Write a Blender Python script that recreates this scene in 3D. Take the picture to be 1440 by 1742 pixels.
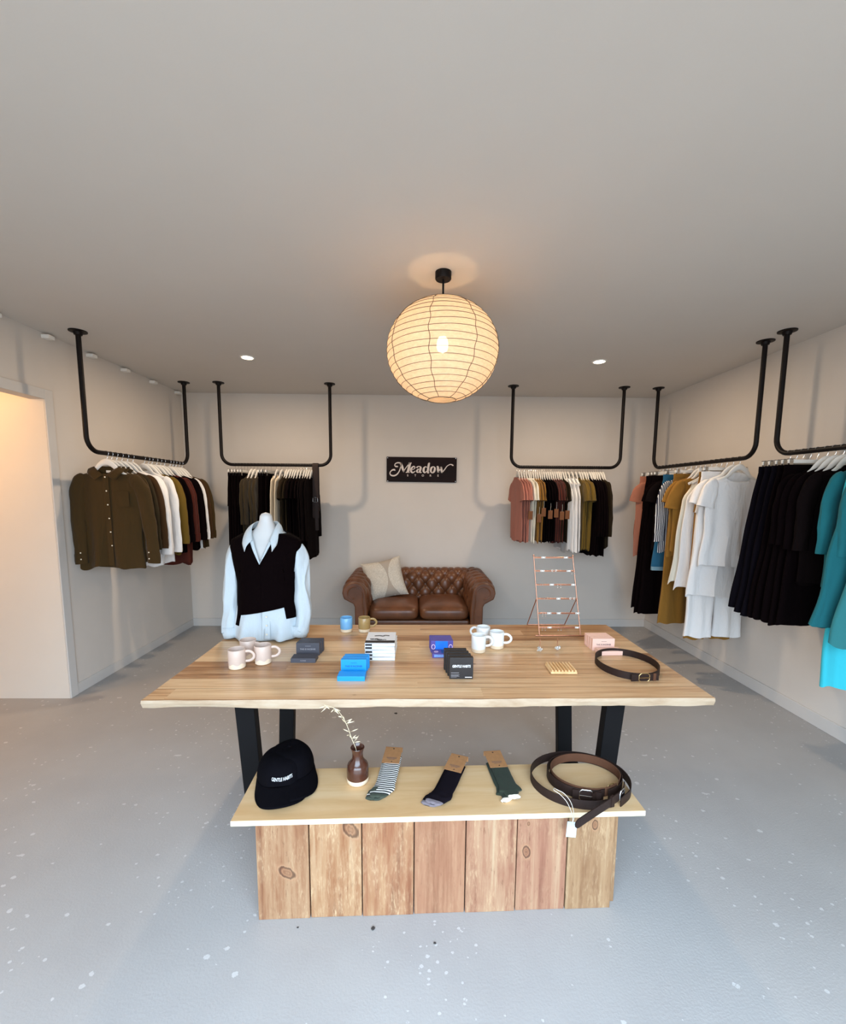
import bpy, bmesh, math, random
from math import sin, cos, pi, sqrt, radians
from mathutils import Vector, Matrix, noise

SC = bpy.context.scene
COL = SC.collection
for _o in list(bpy.data.objects):
    bpy.data.objects.remove(_o)

# ------------------------------------------------------------------ camera, world, lights, exposure
EYE = 1.5793
PITCH, ROLL, YAW = 0.1116, 0.0075, 0.0175
fw = Vector((sin(YAW) * cos(PITCH), cos(YAW) * cos(PITCH), -sin(PITCH)))
rt0 = Vector((cos(YAW), -sin(YAW), 0))
up0 = rt0.cross(fw)
rt = rt0 * cos(ROLL) + up0 * sin(ROLL)
up = -rt0 * sin(ROLL) + up0 * cos(ROLL)
cd = bpy.data.cameras.new('camera')
cam = bpy.data.objects.new('camera', cd)
COL.objects.link(cam)
cam.matrix_world = Matrix(((rt.x, up.x, -fw.x, 0), (rt.y, up.y, -fw.y, 0), (rt.z, up.z, -fw.z, EYE), (0, 0, 0, 1)))
cd.sensor_fit = 'HORIZONTAL'
cd.sensor_width = 36
cd.lens = 18.0
cd.shift_y = (922.08 - 871) / 1440
cd.clip_start = 0.05
SC.camera = cam

SC.view_settings.view_transform = 'Standard'
SC.view_settings.look = 'None'
SC.view_settings.gamma = 1
SC.view_settings.use_curve_mapping = False
SC.view_settings.exposure = 0.0

XL, XR, YB, YF, H = -2.655, 2.793, 4.97, -0.45, 2.7
DAY = 10.2          # daylight strength through the shopfront
W = bpy.data.worlds.new('daylight')
SC.world = W
W.use_nodes = True
nt = W.node_tree
nt.nodes.clear()
wo = nt.nodes.new('ShaderNodeOutputWorld')
bg = nt.nodes.new('ShaderNodeBackground')
tc = nt.nodes.new('ShaderNodeTexCoord')
sx = nt.nodes.new('ShaderNodeSeparateXYZ')
rp = nt.nodes.new('ShaderNodeValToRGB')
nt.links.new(tc.outputs['Generated'], sx.inputs[0])
mp = nt.nodes.new('ShaderNodeMapRange')
mp.inputs[1].default_value = -1
mp.inputs[2].default_value = 1
nt.links.new(sx.outputs[2], mp.inputs[0])
nt.links.new(mp.outputs[0], rp.inputs[0])
rp.color_ramp.elements.remove(rp.color_ramp.elements[1])
for _i, (_p, _c) in enumerate(((0.0, (.17, .175, .18)), (0.47, (.24, .25, .26)), (0.53, (.52, .61, .70)), (0.75, (.74, .95, 1.18)), (1.0, (.84, 1.12, 1.42)))):
    el = rp.color_ramp.elements[0] if _i == 0 else rp.color_ramp.elements.new(_p)
    el.position = _p
    el.color = (*_c, 1)
nt.links.new(rp.outputs[0], bg.inputs[0])
bg.inputs[1].default_value = DAY
nt.links.new(bg.outputs[0], wo.inputs[0])


def light(name, kind, loc, energy, color, rot=(0, 0, 0), **kw):
    d = bpy.data.lights.new(name, kind)
    d.energy = energy
    d.color = color
    for k, v in kw.items():
        setattr(d, k, v)
    o = bpy.data.objects.new(name, d)
    o.location = loc
    o.rotation_euler = rot
    COL.objects.link(o)
    return o


# the glazed shopfront behind the camera lets the sky in
pt = light('shopfront_daylight', 'AREA', (0.1, YF + 0.02, 1.30), 1, (1, 1, 1), (radians(90), 0, 0), shape='RECTANGLE', size=3.5, size_y=2.54)
pt.data.cycles.is_portal = True
# warm lamp in the side room behind the left doorway
light('side_room_lamp', 'POINT', (-3.45, 2.45, 2.3), 32, (1.0, 0.58, 0.26), shadow_soft_size=0.12)


# ------------------------------------------------------------------ helpers
def S(r, g, b):
    f = lambda c: ((c / 255) / 12.92) if c / 255 <= 0.04045 else (((c / 255) + 0.055) / 1.055) ** 2.4
    return (f(r), f(g), f(b), 1)


class MB:
    def __init__(self):
        self.v, self.f, self.m = [], [], []

    def add(self, vs, fs, mat=0, xf=None):
        b = len(self.v)
        for p in vs:
            p = Vector(p)
            self.v.append(xf @ p if xf is not None else p)
        for q in fs:
            self.f.append([b + i for i in q])
            self.m.append(mat)
        return self

    def box(self, x0, x1, y0, y1, z0, z1, mat=0, xf=None):
        vs = [(x, y, z) for z in (z0, z1) for y in (y0, y1) for x in (x0, x1)]
        fs = [(0, 2, 3, 1), (4, 5, 7, 6), (0, 1, 5, 4), (2, 6, 7, 3), (0, 4, 6, 2), (1, 3, 7, 5)]
        return self.add(vs, fs, mat, xf)

    def grid(self, fn, nu, nv, closeu=False, closev=False, mat=0, xf=None):
        vs = [fn(i / (nu if closeu else nu - 1), j / (nv if closev else nv - 1)) for j in range(nv) for i in range(nu)]
        fs = []
        for j in range(nv if closev else nv - 1):
            for i in range(nu if closeu else nu - 1):
                a, b = j * nu + i, j * nu + (i + 1) % nu
                c, d = ((j + 1) % nv) * nu + (i + 1) % nu, ((j + 1) % nv) * nu + i
                fs.append((a, b, c, d))
        return self.add(vs, fs, mat, xf)

    def lathe(self, prof, n=32, mat=0, xf=None, ax=1.0, ay=1.0):
        vs = []
        for r, z in prof:
            for i in range(n):
                t = 2 * pi * i / n
                vs.append((r * cos(t) * ax, r * sin(t) * ay, z))
        fs = []
        for j in range(len(prof) - 1):
            for i in range(n):
                fs.append((j * n + i, j * n + (i + 1) % n, (j + 1) * n + (i + 1) % n, (j + 1) * n + i))
        if prof[0][0] > 1e-6:
            pass
        return self.add(vs, fs, mat, xf)

    def tube(self, path, r, n=10, closed=False, mat=0, xf=None, cap=True, flat=None, upv=None):
        """sweep along path; r a number or list; flat = (a, b) scales of the two cross axes (or list of them)"""
        P = [Vector(p) for p in path]
        k = len(P)
        rr = r if isinstance(r, (list, tuple)) else [r] * k
        fl = flat if isinstance(flat, list) else [flat or (1, 1)] * k
        T = []
        for i in range(k):
            a = P[(i - 1) % k] if (closed or i > 0) else P[i]
            b = P[(i + 1) % k] if (closed or i < k - 1) else P[i]
            T.append((b - a).normalized())
        ref = Vector(upv) if upv else (Vector((0, 0, 1)) if abs(T[0].z) < .9 else Vector((0, 1, 0)))
        N = (ref - T[0] * ref.dot(T[0])).normalized()
        vs = []
        for i in range(k):
            if upv:
                N = (ref - T[i] * ref.dot(T[i]))
                N = N.normalized() if N.length > 1e-6 else Vector((1, 0, 0))
            else:
                N = (N - T[i] * N.dot(T[i])).normalized()
            B = T[i].cross(N)
            for j in range(n):
                t = 2 * pi * j / n
                vs.append(P[i] + (N * cos(t) * fl[i][0] + B * sin(t) * fl[i][1]) * rr[i])
        fs = []
        for i in range(k if closed else k - 1):
            for j in range(n):
                fs.append((i * n + j, i * n + (j + 1) % n, ((i + 1) % k) * n + (j + 1) % n, ((i + 1) % k) * n + j))
        if cap and not closed:
            fs.append(list(range(n))[::-1])
            fs.append([(k - 1) * n + j for j in range(n)])
        return self.add(vs, fs, mat, xf)

    def strap(self, path, w, t, closed=False, mat=0, upv=(0, 0, 1), xf=None):
        """rectangular strap: w across upv, t thick"""
        P = [Vector(p) for p in path]
        k = len(P)
        U = Vector(upv)
        vs = []
        for i in range(k):
            a = P[(i - 1) % k] if (closed or i > 0) else P[i]
            b = P[(i + 1) % k] if (closed or i < k - 1) else P[i]
            T = (b - a).normalized()
            N = T.cross(U).normalized()
            Z = N.cross(T).normalized()
            ww = w[i] if isinstance(w, (list, tuple)) else w
            for s, q in ((-1, -1), (1, -1), (1, 1), (-1, 1)):
                vs.append(P[i] + Z * (s * ww / 2) + N * (q * t / 2))
        fs = []
        for i in range(k if closed else k - 1):
            for j in range(4):
                fs.append((i * 4 + j, i * 4 + (j + 1) % 4, ((i + 1) % k) * 4 + (j + 1) % 4, ((i + 1) % k) * 4 + j))
        if not closed:
            fs.append((0, 3, 2, 1))
            fs.append([(k - 1) * 4 + j for j in range(4)])
        return self.add(vs, fs, mat, xf)

    def prism(self, pts, d0, d1, axis='y', mat=0, xf=None):
        n = len(pts)
        mk = {'y': lambda p, d: (p[0], d, p[1]), 'z': lambda p, d: (p[0], p[1], d), 'x': lambda p, d: (d, p[0], p[1])}[axis]
        vs = [mk(p, d0) for p in pts] + [mk(p, d1) for p in pts]
        fs = [list(range(n)), list(range(2 * n - 1, n - 1, -1))]
        for i in range(n):
            fs.append((i, n + i, n + (i + 1) % n, (i + 1) % n))
        return self.add(vs, fs, mat, xf)

    def build(self, name, mats, parent=None, smooth=40, bevel=0, subsurf=0, solid=0, loc=None, rot=None, weld=False):
        me = bpy.data.meshes.new(name)
        me.from_pydata([tuple(p) for p in self.v], [], self.f)
        if not isinstance(mats, (list, tuple)):
            mats = [mats]
        for m in mats:
            me.materials.append(m)
        me.polygons.foreach_set('material_index', self.m)
        bm = bmesh.new()
        bm.from_mesh(me)
        if weld:
            bmesh.ops.remove_doubles(bm, verts=bm.verts, dist=1e-5)
        bmesh.ops.recalc_face_normals(bm, faces=bm.faces)
        bm.to_mesh(me)
        bm.free()
        if smooth:
            me.polygons.foreach_set('use_smooth', [True] * len(me.polygons))
            me.set_sharp_from_angle(angle=radians(smooth))
        o = bpy.data.objects.new(name, me)
        COL.objects.link(o)
        if parent:
            o.parent = parent
        if loc is not None:
            o.location = loc
        if rot is not None:
            o.rotation_euler = rot
        if solid:
            s = o.modifiers.new('thickness', 'SOLIDIFY')
            s.thickness = solid
            s.offset = 0
        if bevel:
            b = o.modifiers.new('bevel', 'BEVEL')
            b.width = bevel
            b.segments = 2
            b.limit_method = 'ANGLE'
            b.angle_limit = radians(40)
        if subsurf:
            s = o.modifiers.new('subdivision', 'SUBSURF')
            s.levels = s.render_levels = subsurf
        return o


def tag(o, label=None, cat=None, group=None, kind=None):
    if label:
        o['label'] = label
    if cat:
        o['category'] = cat
    if group:
        o['group'] = group
    if kind:
        o['kind'] = kind
    return o


def thing(name, label, cat, loc=(0, 0, 0), rz=0, group=None):
    o = bpy.data.objects.new(name, None)
    o.empty_display_size = 0.05
    COL.objects.link(o)
    o.location = loc
    o.rotation_euler = (0, 0, rz)
    return tag(o, label, cat, group)


def copy_tree(o, parent=None):
    c = o.copy()
    COL.objects.link(c)
    if parent:
        c.parent = parent
    for ch in [x for x in o.children]:
        copy_tree(ch, c)
    return c


def spline(pts, n=8, closed=False):
    """catmull-rom through points of any dimension"""
    P = [Vector(p) for p in pts]
    k = len(P)
    out = []
    for i in range(k if closed else k - 1):
        if closed:
            a, b, c, d = P[(i - 1) % k], P[i], P[(i + 1) % k], P[(i + 2) % k]
        else:
            a, b, c, d = P[max(i - 1, 0)], P[i], P[i + 1], P[min(i + 2, k - 1)]
        for j in range(n):
            t = j / n
            out.append(0.5 * ((2 * b) + (c - a) * t + (2 * a - 5 * b + 4 * c - d) * t * t + (3 * b - a - 3 * c + d) * t ** 3))
    if not closed:
        out.append(P[-1])
    return out


def lerp(tab, x):
    if x <= tab[0][0]:
        return tab[0][1]
    for (a, p), (b, q) in zip(tab, tab[1:]):
        if x <= b:
            t = (x - a) / (b - a)
            return p + (q - p) * t
    return tab[-1][1]


# ------------------------------------------------------------------ materials
MATS = {}


def newmat(name):
    m = bpy.data.materials.new(name)
    m.use_nodes = True
    n = m.node_tree
    b = n.nodes['Principled BSDF']
    return m, n, b


def nd(n, t, **kw):
    x = n.nodes.new(t)
    for k, v in kw.items():
        if k.startswith('i_'):
            x.inputs[int(k[2:])].default_value = v
        else:
            setattr(x, k, v)
    return x


def coords(n, scale=(1, 1, 1), kind='Object', loc=(0, 0, 0)):
    t = nd(n, 'ShaderNodeTexCoord')
    m = nd(n, 'ShaderNodeMapping')
    m.inputs['Scale'].default_value = scale
    m.inputs['Location'].default_value = loc
    n.links.new(t.outputs[kind], m.inputs[0])
    return m.outputs[0]


def noise_node(n, vec, scale, detail=4, rough=.55, dist=0):
    x = nd(n, 'ShaderNodeTexNoise')
    x.inputs['Scale'].default_value = scale
    x.inputs['Detail'].default_value = detail
    x.inputs['Roughness'].default_value = rough
    x.inputs['Distortion'].default_value = dist
    n.links.new(vec, x.inputs['Vector'])
    return x.outputs[0]


def ramp(n, fac, stops, interp='LINEAR'):
    r = nd(n, 'ShaderNodeValToRGB')
    r.color_ramp.interpolation = interp
    el = r.color_ramp.elements
    while len(el) < len(stops):
        el.new(0.5)
    for q, (p, c) in zip(el, stops):
        q.position = p
        q.color = c if len(c) == 4 else (*c, 1)
    n.links.new(fac, r.inputs[0])
    return r.outputs[0]


def mix(n, fac, a, b, mode='MIX'):
    x = nd(n, 'ShaderNodeMix', data_type='RGBA', blend_type=mode)
    for s, v in ((0, fac), (6, a), (7, b)):
        if hasattr(v, 'links'):
            n.links.new(v, x.inputs[s])
        else:
            x.inputs[s].default_value = v
    return x.outputs[2]


def math_(n, op, a, b=0.0, c=0.0):
    x = nd(n, 'ShaderNodeMath', operation=op)
    for i, v in enumerate((a, b, c)):
        if hasattr(v, 'links'):
            n.links.new(v, x.inputs[i])
        else:
            x.inputs[i].default_value = v
    return x.outputs[0]


def bump(n, b, h, strength, dist=0.01):
    x = nd(n, 'ShaderNodeBump')
    x.inputs['Strength'].default_value = strength
    x.inputs['Distance'].default_value = dist
    n.links.new(h, x.inputs['Height'])
    n.links.new(x.outputs[0], b.inputs['Normal'])


def plain(name, col, rough=.5, metal=0, var=.06, vscale=8, bmp=0, bscale=60, spec=.5, coat=0):
    if name in MATS:
        return MATS[name]
    m, n, b = newmat(name)
    v = coords(n)
    f = noise_node(n, v, vscale)
    lo = tuple(c * (1 - var) for c in col[:3]) + (1,)
    hi = tuple(min(1, c * (1 + var)) for c in col[:3]) + (1,)
    n.links.new(ramp(n, f, [(.3, lo), (.7, hi)]), b.inputs['Base Color'])
    b.inputs['Roughness'].default_value = rough
    b.inputs['Metallic'].default_value = metal
    b.inputs['Specular IOR Level'].default_value = spec
    if coat:
        b.inputs['Coat Weight'].default_value = coat
        b.inputs['Coat Roughness'].default_value = .1
    if bmp:
        bump(n, b, noise_node(n, v, bscale, 5), bmp, .004)
    MATS[name] = m
    return m


def fabric(name, col, weave=700, crease=.5, rough=.9):
    if name in MATS:
        return MATS[name]
    m, n, b = newmat(name)
    v = coords(n)
    v2 = coords(n, (1, 1, .3))
    big = noise_node(n, v2, 11, 3, .5, .5)
    fine = noise_node(n, v, weave, 2)
    lo = tuple(c * .90 for c in col[:3]) + (1,)
    hi = tuple(min(1, c * 1.07) for c in col[:3]) + (1,)
    n.links.new(ramp(n, fine, [(.3, lo), (.7, hi)]), b.inputs['Base Color'])
    b.inputs['Roughness'].default_value = rough
    b.inputs['Specular IOR Level'].default_value = .12 if max(col[:3]) > .03 else .04
    if max(col[:3]) > .03:
        b.inputs['Sheen Weight'].default_value = .08
        b.inputs['Sheen Roughness'].default_value = .5
    h = math_(n, 'ADD', math_(n, 'MULTIPLY', big, 1.0), math_(n, 'MULTIPLY', fine, .025))
    bump(n, b, h, crease, .022)
    MATS[name] = m
    return m


def stripes(name, ca, cb, per, axis='x', width=.3, rough=.9, chevron=0):
    m, n, b = newmat(name)
    t = nd(n, 'ShaderNodeTexCoord')
    s = nd(n, 'ShaderNodeSeparateXYZ')
    n.links.new(t.outputs['Object'], s.inputs[0])
    u = s.outputs['xyz'.index(axis)]
    if chevron:
        u = math_(n, 'ADD', u, math_(n, 'MULTIPLY', s.outputs[2], chevron))
    u = math_(n, 'FRACT', math_(n, 'DIVIDE', math_(n, 'ADD', u, 10.0), per))
    f = math_(n, 'LESS_THAN', u, width)
    n.links.new(mix(n, f, ca, cb), b.inputs['Base Color'])
    b.inputs['Roughness'].default_value = rough
    b.inputs['Specular IOR Level'].default_value = .15
    MATS[name] = m
    return m


def wood(name, stops, plank=0.0, grain=(1.2, 28, 28), seed=0.0, rough=.35, knots=0, planked_var=.3, along='x', streak=.5, bmp=.05, spec=.5, saw=0, marks=(), joint=0):
    """planks run along x (or z); colour stops for the grain"""
    m, n, b = newmat(name)
    t = nd(n, 'ShaderNodeTexCoord')
    s = nd(n, 'ShaderNodeSeparateXYZ')
    n.links.new(t.outputs['Object'], s.inputs[0])
    g = grain if along == 'x' else (grain[1], grain[2], grain[0])
    base = nd(n, 'ShaderNodeVectorMath', operation='MULTIPLY')
    n.links.new(t.outputs['Object'], base.inputs[0])
    base.inputs[1].default_value = g
    off = nd(n, 'ShaderNodeVectorMath', operation='ADD')
    n.links.new(base.outputs[0], off.inputs[0])
    off.inputs[1].default_value = (seed * 7.3, seed * 3.1, seed * 5.7)
    vec = off.outputs[0]
    pv = None
    if plank:
        q = math_(n, 'FLOOR', math_(n, 'DIVIDE', s.outputs[1], plank))
        # staggered board ends
        wn0 = nd(n, 'ShaderNodeTexWhiteNoise', noise_dimensions='1D')
        n.links.new(q, wn0.inputs['W'])
        xx = math_(n, 'FLOOR', math_(n, 'ADD', math_(n, 'DIVIDE', s.outputs[0], 1.3), math_(n, 'MULTIPLY', wn0.outputs[0], 7.0)))
        key = math_(n, 'ADD', math_(n, 'MULTIPLY', q, 13.7), math_(n, 'MULTIPLY', xx, 3.3))
        wn = nd(n, 'ShaderNodeTexWhiteNoise', noise_dimensions='1D')
        n.links.new(key, wn.inputs['W'])
        pv = wn.outputs[0]
        cmb = nd(n, 'ShaderNodeCombineXYZ')
        n.links.new(math_(n, 'MULTIPLY', key, 2.1), cmb.inputs[0])
        n.links.new(math_(n, 'MULTIPLY', key, 1.3), cmb.inputs[2])
        a2 = nd(n, 'ShaderNodeVectorMath', operation='ADD')
        n.links.new(vec, a2.inputs[0])
        n.links.new(cmb.outputs[0], a2.inputs[1])
        vec = a2.outputs[0]
    f1 = noise_node(n, vec, 1.0, 6, .6, .6)
    f2 = noise_node(n, vec, 3.6, 4, .6, .2)
    f = math_(n, 'ADD', math_(n, 'MULTIPLY', f1, 1 - streak * .4), math_(n, 'MULTIPLY', f2, streak * .4))
    if pv is not None:
        f = math_(n, 'ADD', f, math_(n, 'MULTIPLY', math_(n, 'SUBTRACT', pv, .5), planked_var))
    col = ramp(n, f, stops)
    if knots:
        kv = nd(n, 'ShaderNodeMapping')
        n.links.new(t.outputs['Object'], kv.inputs[0])
        kv.inputs['Scale'].default_value = (3.2, 5, 5) if along == 'x' else (7, 7, 3.2)
        kv.inputs['Location'].default_value = (seed * 1.7, seed * 2.9, seed * .77)
        vo = nd(n, 'ShaderNodeTexVoronoi')
        vo.inputs['Scale'].default_value = 1.0
        n.links.new(kv.outputs[0], vo.inputs['Vector'])
        k = ramp(n, vo.outputs['Distance'], [(.03, (1, 1, 1, 1)), (.035 + .06 * knots, (0, 0, 0, 1))])
        col = mix(n, math_(n, 'MULTIPLY', k, .75), col, S(92, 58, 38))
    if saw:
        # pale rough sawn flecks and patches
        fv = nd(n, 'ShaderNodeMapping')
        n.links.new(t.outputs['Object'], fv.inputs[0])
        fv.inputs['Scale'].default_value = (170, 170, 34)
        fv.inputs['Location'].default_value = (seed, seed * 2, seed * 3)
        fl = ramp(n, noise_node(n, fv.outputs[0], 1, 3, .6), [(.50, (0, 0, 0, 1)), (.66, (1, 1, 1, 1))])
        pv2 = nd(n, 'ShaderNodeMapping')
        n.links.new(t.outputs['Object'], pv2.inputs[0])
        pv2.inputs['Scale'].default_value = (16, 16, 4)
        pv2.inputs['Location'].default_value = (seed * 4, 0, seed * 1.3)
        pat = ramp(n, noise_node(n, pv2.outputs[0], 1, 4, .6), [(.40, (0, 0, 0, 1)), (.62, (1, 1, 1, 1))])
        col = mix(n, math_(n, 'MULTIPLY', math_(n, 'ADD', math_(n, 'MULTIPLY', fl, .6), .25), math_(n, 'MULTIPLY', pat, saw)), col, S(188, 160, 124))
        dk = ramp(n, noise_node(n, fv.outputs[0], .55, 4, .7), [(.60, (0, 0, 0, 1)), (.72, (1, 1, 1, 1))])
        col = mix(n, math_(n, 'MULTIPLY', dk, .5), col, S(92, 56, 38))
    for (kx, kz, kr, ka) in marks:
        mv = nd(n, 'ShaderNodeVectorMath', operation='SUBTRACT')
        n.links.new(t.outputs['Object'], mv.inputs[0])
        mv.inputs[1].default_value = (kx, 0, kz)
        rt_ = nd(n, 'ShaderNodeVectorRotate', rotation_type='Y_AXIS')
        n.links.new(mv.outputs[0], rt_.inputs[0])
        rt_.inputs['Angle'].default_value = ka
        sc_ = nd(n, 'ShaderNodeVectorMath', operation='MULTIPLY')
        n.links.new(rt_.outputs[0], sc_.inputs[0])
        sc_.inputs[1].default_value = (1 / kr, 0, .62 / kr)
        ln = nd(n, 'ShaderNodeVectorMath', operation='LENGTH')
        n.links.new(sc_.outputs[0], ln.inputs[0])
        dd = math_(n, 'ADD', ln.outputs['Value'], math_(n, 'MULTIPLY', math_(n, 'SUBTRACT', f2, .5), .7))
        kc = ramp(n, dd, [(.0, S(84, 52, 38)), (.16, S(140, 98, 70)), (.30, S(112, 74, 52)), (.46, S(146, 104, 76)), (.62, S(70, 42, 31)), (.74, S(58, 35, 26)), (.88, S(168, 130, 98)), (1.0, S(156, 114, 84))])
        ka_ = ramp(n, math_(n, 'MULTIPLY', dd, .5), [(.0, (.75, .75, .75, 1)), (.42, (.7, .7, .7, 1)), (.62, (.0, .0, .0, 1))])
        col = mix(n, ka_, col, kc)
    if joint and plank:
        fr_ = math_(n, 'FRACT', math_(n, 'DIVIDE', s.outputs[1], plank))
        jl = math_(n, 'LESS_THAN', math_(n, 'ABSOLUTE', math_(n, 'SUBTRACT', fr_, .5)), .5 - joint)
        col = mix(n, math_(n, 'MULTIPLY', math_(n, 'SUBTRACT', 1.0, jl), .55), col, S(104, 72, 46))
    n.links.new(col, b.inputs['Base Color'])
    b.inputs['Roughness'].default_value = rough
    b.inputs['Specular IOR Level'].default_value = spec
    if bmp:
        bump(n, b, f2, bmp, .003)
    MATS[name] = m
    return m


def emit(name, col, strength):
    m, n, b = newmat(name)
    b.inputs['Base Color'].default_value = col
    b.inputs['Emission Color'].default_value = col
    b.inputs['Emission Strength'].default_value = strength
    MATS[name] = m
    return m


M_WALL = plain('wall_paint', S(212, 204, 195), .85, var=.015, vscale=3, bmp=.06, bscale=180, spec=.25)
M_CEIL = plain('ceiling_paint', S(210, 204, 196), .9, var=.012, vscale=2, bmp=.05, bscale=200, spec=.2)
M_TRIM = plain('trim_paint', S(205, 201, 196), .5, var=.01, spec=.35)
M_STEEL = plain('black_powder_coated_steel', S(16, 9, 8), .5, var=.1, vscale=40, bmp=.03, bscale=300, spec=.2)
M_LEG = plain('matt_black_steel', S(10, 9, 11), .6, var=.1, spec=.2)
M_CHROME = plain('bright_steel', S(200, 200, 200), .25, metal=1, var=.03)
M_WHITE = plain('white_hanger_paint', S(232, 228, 220), .45, var=.02)
M_CARD = plain('kraft_card', S(172, 124, 82), .85, var=.08, vscale=60, spec=.2)
M_STRING = plain('cotton_string', S(225, 218, 205), .9)


def floor_mat():
    m, n, b = newmat('painted_concrete')
    v = coords(n)
    big = noise_node(n, v, 1.6, 5, .6)
    col = ramp(n, big, [(.3, S(160, 157, 155)), (.7, S(170, 168, 166))])
    # pale chips and drips of filler, a random few per cell
    def chips(scale, lo, size, warp_s, warp_a, stretch=(1, 1.2, 1)):
        vo = nd(n, 'ShaderNodeTexVoronoi')
        vo.inputs['Scale'].default_value = scale
        n.links.new(coords(n, stretch), vo.inputs['Vector'])
        sp = nd(n, 'ShaderNodeSeparateColor')
        n.links.new(vo.outputs['Color'], sp.inputs[0])
        d = math_(n, 'ADD', vo.outputs['Distance'], math_(n, 'MULTIPLY', math_(n, 'SUBTRACT', noise_node(n, v, warp_s, 3, .7), .5), warp_a))
        return math_(n, 'LESS_THAN', d, math_(n, 'MULTIPLY', math_(n, 'SUBTRACT', sp.outputs[0], lo), size))
    mask = math_(n, 'GREATER_THAN', noise_node(n, v, 1.3, 3), .50)
    c1 = math_(n, 'MULTIPLY', chips(17, .50, .38, 80, .36), math_(n, 'GREATER_THAN', noise_node(n, v, 2.3, 3), .44))
    c2 = math_(n, 'MULTIPLY', chips(36, .40, .42, 160, .25), mask)
    c3 = math_(n, 'MULTIPLY', chips(7, .66, .42, 45, .45, (1, 2.2, 1)), mask)
    c = math_(n, 'MAXIMUM', math_(n, 'MAXIMUM', c1, c2), c3)
    col = mix(n, math_(n, 'MULTIPLY', c, .48), col, S(220, 220, 218))
    n.links.new(col, b.inputs['Base Color'])
    b.inputs['Roughness'].default_value = .48
    b.inputs['Specular IOR Level'].default_value = .4
    h = math_(n, 'ADD', math_(n, 'MULTIPLY', c, 1.0), math_(n, 'MULTIPLY', noise_node(n, v, 130, 5, .6), .28))
    bump(n, b, h, .7, .005)
    return m


M_FLOOR = floor_mat()

# ------------------------------------------------------------------ the room
def struct(name, mb, mat, label=None, **kw):
    o = mb.build(name, mat, **kw)
    o['kind'] = 'structure'
    if label:
        o['label'] = label
    return o


XS = -4.6     # far wall of the side room
DY0, DY1, DH = 1.9, 3.15, 2.235      # doorway in the left wall
struct('floor', MB().box(XS - .1, XR + .12, YF - .12, YB + .12, -.1, 0), M_FLOOR, smooth=0)
struct('ceiling', MB().box(XS - .1, XR + .12, YF - .12, YB + .12, H, H + .1), M_CEIL, smooth=0)
struct('wall_back', MB().box(XL - .1, XR + .12, YB, YB + .12, 0, H), M_WALL, smooth=0)
struct('wall_right', MB().box(XR, XR + .12, YF - .12, YB, 0, H), M_WALL, smooth=0)
struct('wall_left', MB().box(XL - .1, XL, DY1 + .02, YB, 0, H).box(XL - .1, XL, YF, DY0, 0, H).box(XL - .1, XL, DY0, DY1 + .02, DH, H), M_WALL, smooth=0)
struct('wall_front', MB().box(XS - .1, -1.65, YF - .12, YF, 0, H).box(1.85, XR, YF - .12, YF, 0, H).box(-1.65, 1.85, YF - .12, YF, 2.58, H), M_WALL, smooth=0)
M_SIDE = plain('side_room_paint', S(222, 214, 202), .85, var=.015, vscale=3, spec=.2)
struct('wall_side_room', MB().box(XS, XL - .1, DY1, DY1 + .1, 0, H).box(XL - .1, XL, DY1, DY1 + .02, 0, DH).box(XS - .1, XS, YF, DY1 + .1, 0, H).box(XS, XL - .1, 1.2, 1.3, 0, H), M_SIDE, smooth=0)
struct('trim_1', MB().box(XL, XL + .012, DY1 + .0, DY1 + .07, 0, DH + .07).box(XL, XL + .012, DY0 - .07, DY0, 0, DH + .07).box(XL, XL + .012, DY0, DY1, DH, DH + .07), M_TRIM, smooth=0, bevel=.003)
struct('baseboard_back', MB().box(XL, XR, YB - .014, YB, 0, .095), M_TRIM, smooth=0, bevel=.004)
struct('baseboard_right', MB().box(XR - .014, XR, YF, YB - .014, 0, .095), M_TRIM, smooth=0, bevel=.004)
struct('baseboard_left', MB().box(XL, XL + .008, DY1 + .07, YB - .014, 0, .085), M_TRIM, smooth=0, bevel=.003)
# glazed shopfront frame behind the camera
fr = MB()
for x in (-1.65, 1.79):
    fr.box(x, x + .06, YF - .1, YF - .04, 0, 2.58)
fr.box(-1.59, 1.79, YF - .1, YF - .04, 2.52, 2.58)
struct('window_1', fr, M_LEG, smooth=0)
# small white blocks along the top of the left wall
for i, y in enumerate((2.81, 3.20, 3.61, 4.01, 4.42, 4.86)):
    nm = ['nearest the doorway, mostly cut by the photo edge', 'just left of the near rail flange', 'first beyond the near rail flange',
          'third from the back corner', 'second from the back corner', 'in the back corner'][i]
    o = MB().box(-.0275, .0275, -.026, .026, -.0125, .0125).build('wall_block', plain('white_block_paint', S(240, 237, 230), .5, var=.01), smooth=0, bevel=.002,
                                                     loc=(XL + .0285, y, H - .028))
    tag(o, 'small white block high on left wall, ' + nm, 'block', 'white blocks along the left wall top')
# dark specks on the floor
for (x, y, s, lb) in ((-.148, 1.383, .0085, 'dark grey chip on the floor just below the bench front'), (.076, 1.33, .006, 'tiny dark flake on the floor below the fourth bench board'),
                  (-.424, 1.390, .0045, 'small dark sliver on the floor below the second bench board'), (-.136, 2.913, .011, 'small black crumb on the floor beyond the table')):
    mb = MB()
    rnd = random.Random(int(x * 1000))
    ring = [(cos(t) * s * rnd.uniform(.6, 1.2), sin(t) * s * rnd.uniform(.5, .9)) for t in [i * pi / 4 for i in range(8)]]
    mb.prism(ring, 0, s * .5, 'z')
    tag(mb.build('floor_chip', plain('dark_chip', S(58, 54, 52), .8), smooth=0, loc=(x, y, 0), bevel=.001), lb, 'chip', 'dark specks on the floor')

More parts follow.
